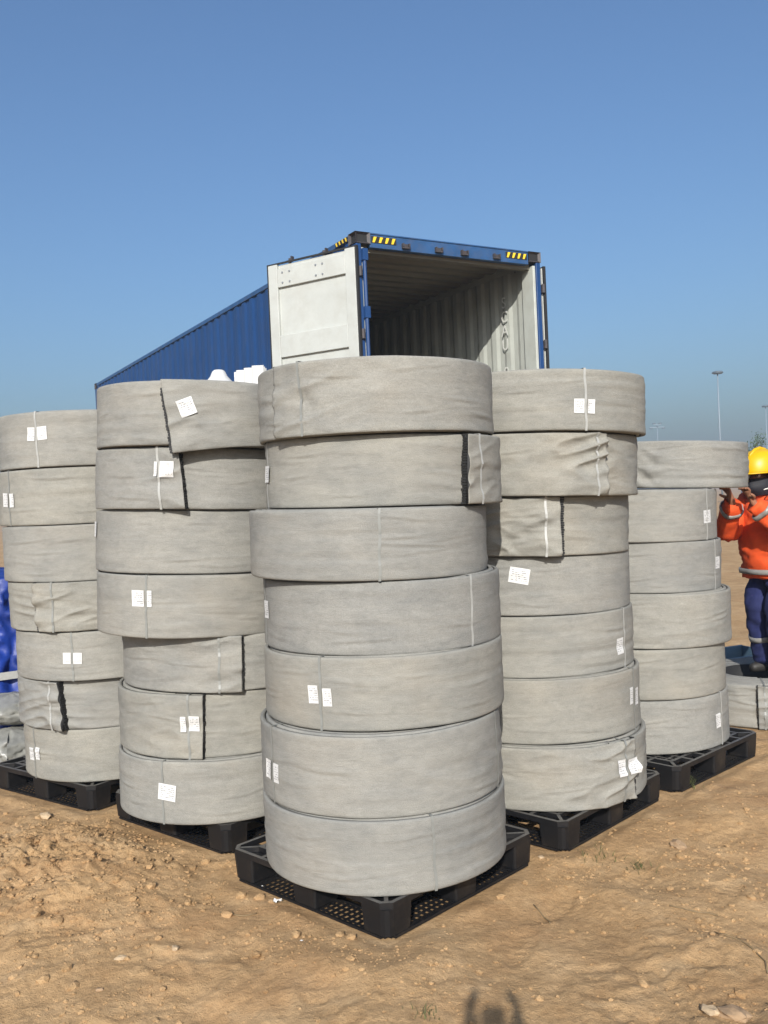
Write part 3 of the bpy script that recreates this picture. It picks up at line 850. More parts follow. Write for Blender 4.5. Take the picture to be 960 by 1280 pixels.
ROLLS = {
'F7':((-0.020,4.010),{'s': [-33.6], 'e': (-50.0, 1)}),
'F6':((-0.003,4.036),{'s': [49.1, -72.5], 'e': (39.9, 1), 'l': [(-71.2, 0.148, 0.07, 0.07)]}),
'F5':((-0.069,3.977),{'s': [4.0]}),
'F4':((-0.021,3.992),{'s': [43.4, -72.7], 'l': [(-70.6, 0.155, 0.07, 0.073)]}),
'F3':((-0.025,3.962),{'s': [-29.5], 'l': [(-33.0, 0.14, 0.046, 0.071), (-26.0, 0.132, 0.039, 0.07)]}),
'F2':((-0.048,3.916),{'s': [-59.7, 65.7], 'l': [(-63.3, 0.12, 0.050, 0.071), (-56.3, 0.116, 0.042, 0.07)]}),
'F1':((-0.047,3.893),{'s': [19.9]}),
'L7':((-0.912,4.651),{'e': (-15.7, 1), 'l': [(-6.2, 0.162, 0.071, 0.076)]}),
'L6':((-0.930,4.711),{'s': [-21.3], 'e': (-9.2, -1), 'l': [(-22.9, 0.184, 0.015, 0.066), (-17.0, 0.182, 0.068, 0.073)]}),
'L5':((-0.952,4.734),{'l': [(-78.8, 0.195, 0.07, 0.071)]}),
'L4':((-0.958,4.719),{'s': [-29.6], 'l': [(-34.5, 0.181, 0.068, 0.074), (-27.5, 0.181, 0.024, 0.073)]}),
'L3':((-0.854,4.782),{'s': [-4.0], 'e': (7.4, -1)}),
'L2':((-0.889,4.784),{'s': [-17.2], 'e': (-9.9, -1), 'l': [(-19.9, 0.158, 0.027, 0.067), (-14.2, 0.161, 0.049, 0.067)]}),
'L1':((-0.890,4.738),{'s': [-33.2], 'l': [(-30.5, 0.148, 0.095, 0.074)]}),
'M7':((-1.700,5.440),{'s': [-33.7], 'l': [(-37.3, 0.172, 0.048, 0.069), (-29.6, 0.174, 0.057, 0.068)]}),
'M6':((-1.715,5.455),{'s': [-58.3], 'l': [(-62.8, 0.136, 0.060, 0.071), (-54.9, 0.133, 0.04, 0.07)]}),
'M5':((-1.704,5.450),{}),
'M4':((-1.699,5.447),{'s': [-28.3], 'e': (-40.6, 1)}),
'M3':((-1.657,5.454),{'s': [-22.7], 'l': [(-26.0, 0.135, 0.045, 0.065), (-19.3, 0.133, 0.048, 0.065)]}),
'M2':((-1.665,5.487),{'s': [-37.7], 'e': (-30.4, -1)}),
'M1':((-1.656,5.496),{'s': [-59.9], 'l': [(-64.0, 0.129, 0.055, 0.067), (-55.7, 0.14, 0.042, 0.067)]}),
'R7':((0.824,4.702),{'s': [22.5], 'l': [(18.9, 0.113, 0.05, 0.065), (25.5, 0.111, 0.036, 0.065)]}),
'R6':((0.784,4.731),{'s': [32.3], 'e': (38.5, -1)}),
'R5':((0.744,4.783),{'s': [8.3], 'e': (15.8, -1)}),
'R4':((0.747,4.815),{'l': [(-6.0, 0.195, 0.097, 0.075)]}),
'R3':((0.754,4.808),{'s': [59.3], 'l': [(54.1, 0.109, 0.06, 0.077)]}),
'R2':((0.765,4.756),{'s': [63.6], 'l': [(60.0, 0.162, 0.036, 0.077), (67.8, 0.148, 0.05, 0.078)]}),
'R1':((0.771,4.713),{'s': [44.9], 'e': (53.2, -1), 'l': [(41.1, 0.168, 0.047, 0.075), (49.4, 0.165, 0.066, 0.068)]}),
'S6':((1.734,5.744),{'s': [-17.5]}),
'S5':((1.462,5.542),{'s': [57.7], 'l': [(58.1, 0.132, 0.083, 0.072)]}),
'S4':((1.482,5.558),{'s': [62.7], 'l': [(66.5, 0.152, 0.07, 0.068)]}),
'S3':((1.515,5.524),{}),
'S2':((1.472,5.525),{}),
'S1':((1.481,5.519),{'s': [61.8], 'l': [(56.7, 0.138, 0.053, 0.076)]}),
}
STACK = dict(F='the front stack', L='second stack from left', M='the leftmost stack', R='second stack from right', S='the rightmost stack')
ORD = ['top grey roll', 'second grey roll down', 'third grey roll down', 'fourth grey roll down', 'fifth grey roll down', 'sixth grey roll down']
EXTRA = {
 'F7': dict(crumple=(-32, .10, .13, .05, .55), flare=.004, wr=1.2, prot=.007), 'F6': dict(flare=.014, wr=.8, slant=.03, light=(0, 1)), 'F5': dict(light=()), 'F4': dict(light=(0,)),
 'L7': dict(flare=.012, prot=.012, drop=.040, slant=-.11, ltilt=(22,)), 'L6': dict(flare=.024, slant=-.06, light=(0,), wr=1.1), 'L3': dict(flare=.014, prot=.004), 'L2': dict(flare=.016, slant=.02, light=()), 'L1': dict(ltilt=(-6,)),
 'M4': dict(flare=.004, prot=.006, wr=2.2, slant=-.03), 'M2': dict(flare=.026, wr=1.8, slant=-.05, light=(0,)), 'M7': dict(light=(0,)),
 'R7': dict(light=(0,)), 'R6': dict(flare=.004, wr=2.4, light=(0,)), 'R5': dict(crumple=(-8, .22, .06, .09, .6), flare=.014, prot=.016, wr=2.0, light=(0,)), 'R4': dict(ltilt=(-10,)), 'R1': dict(flare=.008, prot=.006, wr=2.0), 'R3': dict(light=(0,)), 'S6': dict(crumple=(-9, .15, .08, .16, 1.5), light=(0,)),
 'S5': dict(light=(0,)), 'S4': dict(light=(0,)), 'S1': dict(light=(0,)),
}
DESC = {
 'F7': 'jagged flap edge at left', 'F6': 'open black gap at right', 'F5': 'with one strap down its middle', 'F4': 'strap near its right end', 'F3': 'two labels at centre left',
 'F2': 'two narrow labels at left edge', 'F1': 'resting on the front pallet', 'L7': 'sagging flap and tilted label', 'L6': 'black gap right of label', 'L5': 'with no strap on its face', 'L4': 'with label split by a strap',
 'L3': 'dark seam near right', 'L2': 'dark crescent gap beside label', 'L1': 'square label by dark strap', 'M7': 'with two labels at a pale strap', 'M6': 'small labels at picture edge', 'M5': 'without any strap or label',
 'M4': 'with wrinkled flap and dark strap', 'M3': 'with two labels at a strap', 'M2': 'wide black gap and wrinkles', 'M1': 'two narrow labels at left', 'R7': 'with label split by a pale strap', 'R6': 'creased flap at its right',
 'R5': 'straight black seam at middle', 'R4': 'one tilted label at left', 'R3': 'one label near right edge', 'R2': 'two narrow labels at right', 'R1': 'wrinkled flap and labels at right',
 'S6': 'crumpled left side, held by worker', 'S5': 'with label on a pale strap', 'S4': 'with label at its right edge', 'S3': 'jutting out to the right', 'S2': 'plain face under the jutting one', 'S1': 'with label low at its right',
}
LEAN = dict(L2=-.8, L3=-1.6, L4=-2.4, L5=-2.6, L6=-2.6, L7=-2.8, R2=.3, R4=-1.0, R5=-1.8, R6=-2.2, R7=-2.4, F4=-.5, F5=-1.3, F6=-1.3, F7=-.5, S2=-.8, S3=-1.4, S4=-1.6, S5=-1.8, S6=-2.2)
# measured heights of the rolls differ a little; each stack's shares of its total height, from the bottom up
SHARE = dict(F=(2.012, (95, 104, 95, 96, 93, 95, 98)), L=(2.042, (80.4, 83, 73, 80, 81, 79, 81)), M=(2.020, (68, 62, 61.5, 62.5, 71.5, 71, 70)), R=(2.028, (79.7, 83, 79.5, 77, 76.5, 80, 78.2)), S=(1.729, (68, 64, 68.5, 65.5, 65.7, 62)))
HGT, BOT = {}, {}
for st, (tot, sh_) in SHARE.items():
    z_ = Z_PAL
    for q_, v_ in enumerate(sh_):
        HGT[st + str(q_ + 1)] = tot * v_ / sum(sh_); BOT[st + str(q_ + 1)] = z_; z_ += HGT[st + str(q_ + 1)]
for i, (k, (c, a)) in enumerate(ROLLS.items()):
    n = 6 if k[0] == 'S' else 7
    lv = int(k[1]) - 1
    lab = '%s in %s, %s' % ('bottom grey roll' if lv == 0 else ORD[n - 1 - lv], STACK[k[0]], DESC[k])
    kw = dict(a); kw.update(EXTRA.get(k, {}))
    rl = make_roll(c, lab, seed=100 + i * 17, z=BOT[k], lean=LEAN.get(k, 0), **kw)
    rl.scale = (1, 1, HGT[k] / H_ROLL)
make_roll((2.56, 6.45), 'grey roll lying flat on the soil under the worker, black gap at its front', e=(0.0, 1), s=[4.5], seed=901, wr=2.2, flare=.012, z=.0, group='grey fabric roll on the ground')

# ------------------------------------------------------------------ people
def skin_mesh(name, pts, edges, root_i, sub=2):
    me = bpy.data.meshes.new(name)
    me.from_pydata([p[0] for p in pts], edges, [])
    ob = bpy.data.objects.new('tmp', me); COL.objects.link(ob)
    md = ob.modifiers.new('skin', 'SKIN'); md.use_smooth_shade = True; md.branch_smoothing = .6
    for i, p in enumerate(pts):
        sv = me.skin_vertices[0].data[i]
        r = p[1] if isinstance(p[1], tuple) else (p[1], p[1])
        sv.radius = r; sv.use_root = (i == root_i)
    ss = ob.modifiers.new('sub', 'SUBSURF'); ss.levels = sub; ss.render_levels = sub
    dg = bpy.context.evaluated_depsgraph_get()
    m2 = bpy.data.meshes.new_from_object(ob.evaluated_get(dg))
    bpy.data.objects.remove(ob, do_unlink=True)
    m2.name = name
    m2.polygons.foreach_set('use_smooth', [True] * len(m2.polygons))
    return m2
def wrinkle(me, amp, fr, seed):
    n = len(me.vertices); co = np.zeros(n * 3); me.vertices.foreach_get('co', co); co = co.reshape(-1, 3)
    no = np.zeros(n * 3); me.vertices.foreach_get('normal', no); no = no.reshape(-1, 3)
    d = amp * vn(co[:, 0] * fr + co[:, 2] * fr * .7, co[:, 2] * fr * 1.6 + co[:, 1] * fr, seed)
    d += amp * .6 * (1 - 2 * np.abs(vn(co[:, 1] * fr * 1.7 - co[:, 2] * fr, co[:, 2] * fr * 2.4 + co[:, 0] * fr, seed + 1)))
    co = co + no * d[:, None]
    me.vertices.foreach_set('co', co.ravel()); me.update()
def hand_pts(pts, edges, wi, wrist, palm_dir, side_dir, curl_dir, k=1.0):
    """adds a palm and five curled fingers to a skeleton"""
    w = Vector(wrist); f = Vector(palm_dir).normalized(); s = Vector(side_dir).normalized(); c = Vector(curl_dir).normalized()
    pts.append((tuple(w + f * .045 * k), (.026 * k, .020 * k))); p0 = len(pts) - 1; edges.append((wi, p0))
    pts.append((tuple(w + f * .075 * k), (.030 * k, .017 * k))); p1 = len(pts) - 1; edges.append((p0, p1))
    for j, (o, ln) in enumerate(((-.028, .055), (-.010, .068), (.009, .064), (.026, .048))):
        b = w + f * .092 * k + s * o * k
        q1 = b + (f * .7 + c * .3) * ln * .45 * k; q2 = q1 + (f * .25 + c * .8) * ln * .5 * k
        i0 = len(pts)
        pts += [(tuple(b), .0095 * k), (tuple(q1), .0085 * k), (tuple(q2), .0065 * k)]
        edges += [(p1, i0), (i0, i0 + 1), (i0 + 1, i0 + 2)]
    t0 = w + f * .035 * k - s * .035 * k; t1 = t0 + (f * .6 - s * .5 + c * .4) * .035 * k; t2 = t1 + (f * .7 + c * .5) * .028 * k
    i0 = len(pts)
    pts += [(tuple(t0), .012 * k), (tuple(t1), .010 * k), (tuple(t2), .0075 * k)]
    edges += [(p0, i0), (i0, i0 + 1), (i0 + 1, i0 + 2)]

def make_person(name, loc, rz, label, J, helmet, mats, maskon, phone=False):
    root = empty(name, loc, rz); tag(root, label, 'person')
    # ---- body
    pts = [(J['pelvis'], .105), (J['spine'], .100), (J['chest'], .115), (J['neck0'], .055), (J['neck1'], .045)]
    edges = [(0, 1), (1, 2), (2, 3), (3, 4)]
    hd = Vector(J['head']); fx = Vector(J['look']).normalized(); lf = Vector((0, 0, 1)).cross(fx).normalized(); hs = J.get('hs', 1.0)
    pts += [(tuple(hd - Vector((0, 0, .055 * hs)) + fx * .02), .058 * hs), (tuple(hd + Vector((0, 0, .01))), .080 * hs), (tuple(hd + Vector((0, 0, .06 * hs))), .070 * hs)]
    edges += [(4, 5), (5, 6), (6, 7)]
    pts += [(tuple(hd + fx * .088 * hs - Vector((0, 0, .015))), .013)]; edges += [(6, 8)]
    hands = []
    for sd in ('l', 'r'):
        i = len(pts)
        pts += [(J['sh_' + sd], .055), (J['el_' + sd], .040), (J['wr_' + sd], .026)]
        edges += [(2, i), (i, i + 1), (i + 1, i + 2)]
        hd_dir = J['hd_' + sd]
        hand_pts(pts, edges, i + 2, J['wr_' + sd], hd_dir[0], hd_dir[1], hd_dir[2])
        j = len(pts)
        pts += [(J['hip_' + sd], .085), (J['kn_' + sd], .055), (J['an_' + sd], .036), (J['toe_' + sd], .032)]
        edges += [(0, j), (j, j + 1), (j + 1, j + 2), (j + 2, j + 3)]
    body = skin_mesh('body', pts, edges, 0, 2); body.materials.append(mats['skin'])
    link('body', body, root)
    # ---- jacket: torso and sleeves as one surface
    P = Vector(J['pelvis'])
    C_ = Vector(J['chest']); S_ = Vector(J['spine']); N0 = Vector(J['neck0']); N1 = Vector(J['neck1'])
    rings = [(P + Vector((.02, 0, -.105)), .150, .185), (P + Vector((.022, 0, -.10)), .168, .205), (P + Vector((.022, 0, -.05)), .172, .208), (P + Vector((.03, 0, .03)), .172, .205), (P + Vector((.04, 0, .08)), .178, .208),
             (S_ + Vector((.012, 0, -.03)), .170, .200), (S_ + Vector((.01, 0, .06)), .160, .200), (C_, .150, .205), (C_ + Vector((0, 0, .06)), .130, .190), (C_ + (N0 - C_) * .75, .105, .140), (N0 + Vector((0, 0, .01)), .080, .092), (N1 + Vector((.0, 0, -.02)), .074, .082), (N1 + Vector((.01, 0, .0)), .068, .076), (N1 + Vector((.01, 0, -.02)), .055, .060)]
    NR, NS = 52, 56
    def loft(u, v):
        t = v * (len(rings) - 1); i = min(int(t), len(rings) - 2); f_ = t - i
        c_ = rings[i][0].lerp(rings[i + 1][0], f_); rx = rings[i][1] * (1 - f_) + rings[i + 1][1] * f_; ry = rings[i][2] * (1 - f_) + rings[i + 1][2] * f_
        a = 2 * math.pi * u
        return (c_.x + rx * math.cos(a), c_.y + ry * math.sin(a), c_.z)
    mbj = MB(); mbj.grid(loft, NS, NR); mbj.uv = {}
    for sd in ('l', 'r'):
        s_, e_, w_ = (Vector(J[k + sd]) for k in ('sh_', 'el_', 'wr_'))
        inn = s_ + Vector((0, -.07 if sd == 'l' else .07, .0)); path = []; rad_ = []
        for k in range(31):
            t = k / 30
            if t < .15: p_ = inn.lerp(s_, t / .15); r_ = .085 + .012 * t / .15
            elif t < .55:
                q_ = (t - .15) / .40; p_ = s_.lerp(e_, q_); r_ = .097 - .015 * q_
            else:
                q_ = (t - .55) / .45; p_ = e_.lerp(e_ + (w_ - e_) * .95, q_); r_ = .082 - .030 * q_
            path.append(p_); rad_.append(r_)
        for _ in range(3): path = [path[0]] + [(path[k - 1] + path[k] * 2 + path[k + 1]) / 4 for k in range(1, 30)] + [path[30]]
        mbj.tube(path, rad_, 22)
    jk = mbj.mesh('jacket', mats['jacket'], True); wrinkle(jk, .014, 11, 3); jo = link('jacket', jk, root)
    # ---- trousers
    tp = [(tuple(P + Vector((0, 0, .06))), .135), (tuple(P - Vector((0, 0, .03))), .140)]; te = [(0, 1)]
    for sd in ('l', 'r'):
        h_, k_, a_ = (Vector(J[k + sd]) for k in ('hip_', 'kn_', 'an_'))
        i = len(tp)
        tp += [(tuple(h_), .118), (tuple((h_ + k_) / 2), .112), (tuple(k_), .106), (tuple((k_ + a_) / 2), .100), (tuple(a_ + (k_ - a_) * .12), .104), (tuple(a_ + Vector((.015, 0, -.035))), .100)]
        te += [(1, i)] + [(i + k, i + k + 1) for k in range(5)]
    tm = skin_mesh('trousers', tp, te, 0, 3); wrinkle(tm, .012, 9, 8); tm.materials.append(mats['trousers']); to = link('trousers', tm, root)
    # ---- reflective bands
    def band(c, axis, rmax, w, parent):
        q = Vector(axis).to_track_quat('Z', 'X').to_matrix().to_4x4(); q.translation = c
        qi = np.array(q.inverted()); me_ = parent.data; n_ = len(me_.vertices)
        co = np.zeros(n_ * 3); me_.vertices.foreach_get('co', co); co = co.reshape(-1, 3) @ qi[:3, :3].T + qi[:3, 3]
        sel = co[(np.abs(co[:, 2]) < w * 1.1) & (np.hypot(co[:, 0], co[:, 1]) < rmax)]
        an = np.arctan2(sel[:, 1], sel[:, 0]); rr = np.hypot(sel[:, 0], sel[:, 1]); K = 40; R_ = []
        for k in range(K):
            a_ = 2 * math.pi * k / K; dd = np.abs(np.mod(an - a_ + np.pi, 2 * np.pi) - np.pi); near = rr[dd < .28]
            R_.append(near.max() if len(near) else np.median(rr))
        R_ = np.array(R_); R_ = (np.roll(R_, 1) + R_ * 2 + np.roll(R_, -1)) / 4 + .002
        mb = MB(); VV = []; FF = []; prof = ((-.008, -w / 2), (0, -w / 2), (.002, 0), (0, w / 2), (-.008, w / 2))
        for k in range(K):
            a_ = 2 * math.pi * k / K
            VV += [((R_[k] + o) * math.cos(a_), (R_[k] + o) * math.sin(a_), z_) for o, z_ in prof]
        for k in range(K):
            for j in range(5): FF.append((k * 5 + j, ((k + 1) % K) * 5 + j, ((k + 1) % K) * 5 + (j + 1) % 5, k * 5 + (j + 1) % 5))
        mb.add(VV, FF); m_ = mb.mesh('reflective_band', MAT['reflect'], True); m_.transform(q); link('reflective_band', m_, parent)
    if helmet:
        band(P + Vector((.025, 0, -.062)), (0, 0, 1), .26, .034, jo)
        for sd in ('l', 'r'):
            k_, a_ = Vector(J['kn_' + sd]), Vector(J['an_' + sd])
            band(k_ + (a_ - k_) * .45, a_ - k_, .118, .035, to)
            e_, w_ = Vector(J['el_' + sd]), Vector(J['wr_' + sd])
            band(e_ + (w_ - e_) * .74, w_ - e_, .085, .032, jo)
        mb = MB(); mb.tube([P + Vector((-.02, .165, -.02)), P + Vector((-.02, .158, -.14))], .004, 6); mb.build('drawcord', MAT['letter'], to)
    # ---- shoes
    for sd in ('l', 'r'):
        a_, t_ = Vector(J['an_' + sd]), Vector(J['toe_' + sd])
        sm = skin_mesh('shoe', [((a_.x - .03, a_.y, .042), .040), ((a_.x + .04, a_.y, .045), .043), ((t_.x, t_.y, .038), .040), ((t_.x + .04, t_.y, .032), .030)], [(0, 1), (1, 2), (2, 3)], 0, 2)
        sm.materials.append(MAT['shoe']); link('shoe', sm, root)
    # ---- face, hair, helmet
    fr = Matrix((fx, lf, Vector((0, 0, 1)))).transposed().to_4x4() @ Matrix.Scale(hs, 4); fr.translation = hd
    def place(mb, nm, mat, smooth=True):
        m_ = mb.mesh(nm, mat, smooth); m_.transform(fr); return link(nm, m_, root)
    for y in (-.032, .032):
        mb = MB(); mb.lathe([(0, -.012), (.009, -.008), (.012, 0), (.009, .008), (0, .012)], 12, c=(.070, y, .018)); ey = place(mb, 'eye', MAT['eye'])
        mb = MB(); mb.lathe([(0, -.005), (.004, -.004), (.005, 0), (.004, .004), (0, .005)], 10, c=(.080, y * 1.02, .018)); m_ = mb.mesh('iris', MAT['iris'], True); m_.transform(fr); link('iris', m_, ey)
        mb = MB(); mb.bar((.080, y - .018, .038), (.080, y + .018, .040), .008, .007); place(mb, 'eyebrow', MAT['hair'], False)
        mb = MB(); mb.lathe([(0, -.030), (.009, -.022), (.012, 0), (.010, .022), (0, .030)], 10, sx=1.3, sy=.6, c=(-.005, y * 2.55, .0)); place(mb, 'ear', mats['skin'])
    mb = MB(); mb.bar((.076, -.022, -.060), (.076, .022, -.060), .008, .008); place(mb, 'mouth', MAT['skin'], False)
    mb = MB()
    def hair(u, v):
        a = R(62) + u * R(236); ph = R(-38) + v * R(128); r_ = .090
        return (r_ * math.cos(ph) * math.cos(a) * 1.05, r_ * math.cos(ph) * math.sin(a) * .92, .02 + r_ * math.sin(ph) * 1.12)
    mb.grid(hair, 20, 12); place(mb, 'hair', MAT['hair'])
    if maskon:
        mb = MB()
        def msk(u, v):
            a = R(-105) + u * R(210); t = v
            zz = -.098 + .100 * t; bul = .016 * math.sin(math.pi * min(1, t * 1.05)) * math.exp(-(a / .55) ** 2)
            r_ = .083 + .010 * math.sin(math.pi * t) + bul
            sh = 1 - .25 * abs(a / R(105)) ** 2
            return ((r_ + .014 * math.exp(-(a / .3) ** 2) * t) * math.cos(a) * 1.05, r_ * math.sin(a) * .98, zz * sh + (-.004 if abs(a) > 1 else 0))
        mb.grid(msk, 28, 12); mk_ = place(mb, 'face_mask', MAT['mask'])
        mb = MB()
        for q in range(5): mb.box(.066 + .0, .069, .070 + q * .0, .071, 0, 0) if False else None
        mb.bar((.072, .062, -.062), (.052, .078, -.058), .0015, .006, (0, 0, 1)); m_ = mb.mesh('mask_print', MAT['letter']); m_.transform(fr); link('mask_print', m_, mk_)
    if helmet:
        mb = MB()
        prof = [(.118, .036), (.119, .050), (.117, .075), (.108, .110), (.085, .142), (.050, .160), (.0, .166)]
        mb.lathe(prof, 32, sx=1.10, sy=.92)
        hm = place(mb, 'helmet', MAT['helmet'])
        mb = MB()
        n = 40; VV = []; FF = []
        for k in range(n):
            a = 2 * math.pi * k / n; ex = .016 + .036 * max(0, math.cos(a)) ** 1.5
            for dz_, o in ((.040, -.003), (.036, ex), (.030, ex), (.032, -.003)):
                VV.append(((.118 + o) * math.cos(a) * 1.10, (.118 + o) * math.sin(a) * .92, dz_))
        for k in range(n):
            for j in range(4):
                FF.append((k * 4 + j, ((k + 1) % n) * 4 + j, ((k + 1) % n) * 4 + (j + 1) % 4, k * 4 + (j + 1) % 4))
        mb.add(VV, FF); m_ = mb.mesh('helmet_brim', MAT['helmet'], True); m_.transform(fr); link('helmet_brim', m_, hm)
        mb = MB(); mb.tube([(.10, 0, .128), (.05, 0, .162), (0, 0, .1715), (-.05, 0, .162), (-.10, 0, .128)], .010, 8); m_ = mb.mesh('helmet_ridge', MAT['helmet'], True); m_.transform(fr); link('helmet_ridge', m_, hm)
    return root

worker_J = dict(pelvis=(0, 0, .78), spine=(.03, 0, .95), chest=(.05, 0, 1.09), neck0=(.06, 0, 1.20), neck1=(.075, 0, 1.25), head=(.09, .01, 1.345), look=(1, .38, -.05), hs=1.18,
    sh_l=(.05, .165, 1.16), el_l=(.13, .33, .97), wr_l=(.37, .29, 1.19), sh_r=(.05, -.165, 1.16), el_r=(.30, -.10, .99), wr_r=(.39, .12, 1.20),
    hd_l=((.45, .0, .85), (.2, -.95, 0), (.85, 0, -.35)), hd_r=((.5, .1, .85), (-.1, .95, .1), (.85, 0, -.35)),
    hip_l=(0, .09, .72), kn_l=(.05, .11, .40), an_l=(-.01, .12, .075), toe_l=(.10, .13, .035), hip_r=(0, -.09, .72), kn_r=(.05, -.12, .40), an_r=(-.03, -.13, .075), toe_r=(.08, -.14, .035))
make_person('person', (2.635, 6.27, H_ROLL), R(195), 'worker in orange jacket, navy trousers and yellow hard hat holding the top roll', worker_J, True,
            dict(skin=MAT['skin'], jacket=MAT['orange'], trousers=MAT['navy']), True)
# the photographer, whose shadow falls on the soil at the bottom of the picture
ph_J = dict(pelvis=(-.36, 0, .92), spine=(-.35, 0, 1.08), chest=(-.33, 0, 1.26), neck0=(-.30, 0, 1.42), neck1=(-.28, 0, 1.48), head=(-.25, 0, 1.585), look=(1, 0, 0),
    sh_l=(-.32, .18, 1.38), el_l=(-.18, .25, 1.30), wr_l=(-.055, .082, 1.56), sh_r=(-.32, -.18, 1.38), el_r=(-.18, -.25, 1.30), wr_r=(-.055, -.082, 1.56),
    hd_l=((.05, -.12, 1), (.9, .1, 0), (.1, -.5, .7)), hd_r=((.05, .12, 1), (.9, -.1, 0), (.1, .5, .7)),
    hip_l=(-.36, .10, .86), kn_l=(-.34, .12, .48), an_l=(-.38, .13, .09), toe_l=(-.24, .15, .035), hip_r=(-.36, -.10, .86), kn_r=(-.34, -.12, .48), an_r=(-.38, -.13, .09), toe_r=(-.24, -.15, .035))
make_person('person', (0, 0, gz(0, -.4)), R(90), 'photographer with raised hands, seen only as the shadow at the bottom', ph_J, False,
            dict(skin=MAT['skin'], jacket=MAT['shirt'], trousers=MAT['navy']), False)
mb = MB(); mb.box(-.036, .036, -.045, -.037, CAM_H - .135, CAM_H + .018); ph = mb.build('phone', MAT['phone'], None, bevel=.003)
tag(ph, 'black phone held up by the photographer', 'phone')

# ------------------------------------------------------------------ things behind the stacks
# white corrugated sheets standing on end
base = Vector((-1.225, 7.90, 0)); dirv = Vector((.279, -.37, 0)).normalized(); nrm = Vector((-dirv.y, dirv.x, 0))
sh = empty('corrugated_sheets', (base.x, base.y, 0), math.atan2(dirv.y, dirv.x))
tag(sh, 'white corrugated sheets standing upright behind the stacks below the open door', 'sheets')
for k in range(3):
    mb = MB(); L = .44; n = 60; amp = .034; VV = []; z0, z1 = -.03, 2.745 - .012 * k
    for i in range(n + 1):
        x = L * i / n; y = amp * math.sin(2 * math.pi * x / .135) + k * .012
        VV += [(x, y, z0), (x, y, z1), (x, y + .004, z0), (x, y + .004, z1)]
    FF = []
    for i in range(n):
        a = i * 4; b = a + 4
        FF += [(a, b, b + 1, a + 1), (a + 2, a + 3, b + 3, b + 2), (a + 1, b + 1, b + 3, a + 3), (a, a + 2, b + 2, b)]
    FF += [(0, 1, 3, 2), (n * 4, n * 4 + 2, n * 4 + 3, n * 4 + 1)]
    mb.add(VV, FF); mb.build('sheet', MAT['sheet'], sh, smooth=False)
def bulk_bag(x, y, z, label, neck):
    b = empty('bulk_bag', (x, y, z), R(20)); tag(b, label, 'bag', 'white bulk bags stacked behind')
    mb = MB(); N = 40; rows = 22; VV = []; FF = []
    for j in range(rows + 1):
        t = j / rows
        for i in range(N):
            a = 2 * math.pi * i / N; ca, sa = math.cos(a), math.sin(a)
            sq = 1 / max(abs(ca), abs(sa)) * .62 + .38
            r_ = .42 * sq * (1 + .10 * math.sin(math.pi * t)) + .012 * float(vn(a * 3, t * 7, 5))
            if t > .92: r_ *= 1 - (t - .92) * 3
            if t < .05: r_ *= .93
            VV.append((r_ * ca, r_ * sa, 1.22 * t))
    for j in range(rows):
        for i in range(N): FF.append((j * N + i, j * N + (i + 1) % N, (j + 1) * N + (i + 1) % N, (j + 1) * N + i))
    FF.append(tuple(range(N))[::-1]); FF.append(tuple(range(rows * N, (rows + 1) * N)))
    mb.add(VV, FF); mb.build('sack_body', MAT['whitebag'], b, smooth=True)
    if neck:
        mb = MB(); mb.lathe([(.34, 1.215), (.24, 1.27), (.13, 1.34), (.075, 1.405), (.058, 1.445), (.04, 1.46), (0, 1.462)], 20)
        mb.build('gathered_neck', MAT['whitebag'], b, smooth=True)
bulk_bag(-1.40, 8.15, 0.03, 'lower white bulk bag hidden behind the left stacks', False)
bulk_bag(-1.40, 8.15, 1.335 + .01, 'white bulk bag whose gathered top shows above the left stack', True)

# tarp covered heap and plastic sacks at the left edge
tp = empty('tarp_covered_pile', (-2.98, 6.62, 0), R(30)); tag(tp, 'pile under a wrinkled blue tarp at the left edge', 'tarp')
mb = MB()
def tarp(u, v):
    a = 2 * math.pi * u; t = v
    ca, sa = math.cos(a), math.sin(a); sq = min(1 / max(abs(ca), abs(sa)), 1.25)
    r_ = .56 * sq * (1.12 - .22 * t) if t < .8 else .56 * sq * (.944) * max(0, (1 - t) / .2) ** .6
    z = 1.20 * min(1, t / .8) ** .9 + (.05 * (t - .8) / .2 if t > .8 else 0)
    f = .022 * float(vn(a * 4.5 + math.sin(t * 5), t * 3, 3)) * (1.3 - t) + .030 * float(1 - 2 * abs(vn(a * 5 + t * 7, t * 6 - a * 3, 4))) + .018 * float(1 - 2 * abs(vn(a * 12 - t * 9, t * 14 + a * 5, 8)))
    return ((r_ + f) * ca, (r_ + f) * sa, z - .02 + .02 * float(vn(a * 3, t * 5, 6)))
mb.grid(tarp, 200, 90); mb.build('tarp', MAT['tarp'], tp, smooth=True)
mb = MB(); 
mb.bar((-.62, -.60, .53), (.62, -.64, .55), .012, .05); mb.bar((-.66, -.6, .535), (-.66, .6, .54), .012, .05); mb.build('rope_band', MAT['strap_light'], tp)
def plastic_sack(x, y, z, sx, sy, sz, seed, label):
    s = MB()
    def fn(u, v):
        a = 2 * math.pi * u; p = -math.pi / 2 + math.pi * v
        n_ = 1 + .16 * float(vn(a * 2.5, v * 5, seed)) + .12 * float(1 - 2 * abs(vn(a * 4 + v * 7, v * 9 - a * 2, seed + 1))) * math.cos(p)
        return (sx * math.cos(p) * math.cos(a) * n_, sy * math.cos(p) * math.sin(a) * n_, sz * (math.sin(p) * .9 * (1 if p > 0 else .85) + 1) * (1 + .1 * float(vn(a * 3, v * 3, seed + 2)) * math.cos(p)))
    s.grid(fn, 48, 26)
    o = s.build('plastic_sack', MAT['sack'], None, smooth=True); o.location = (x, y, z); o.rotation_euler = (0, 0, seed)
    tag(o, label, 'sack', 'crumpled plastic sacks at the left edge')
plastic_sack(-2.44, 5.86, .0, .24, .20, .135, 5, 'crumpled grey plastic sack low behind the far left stack')
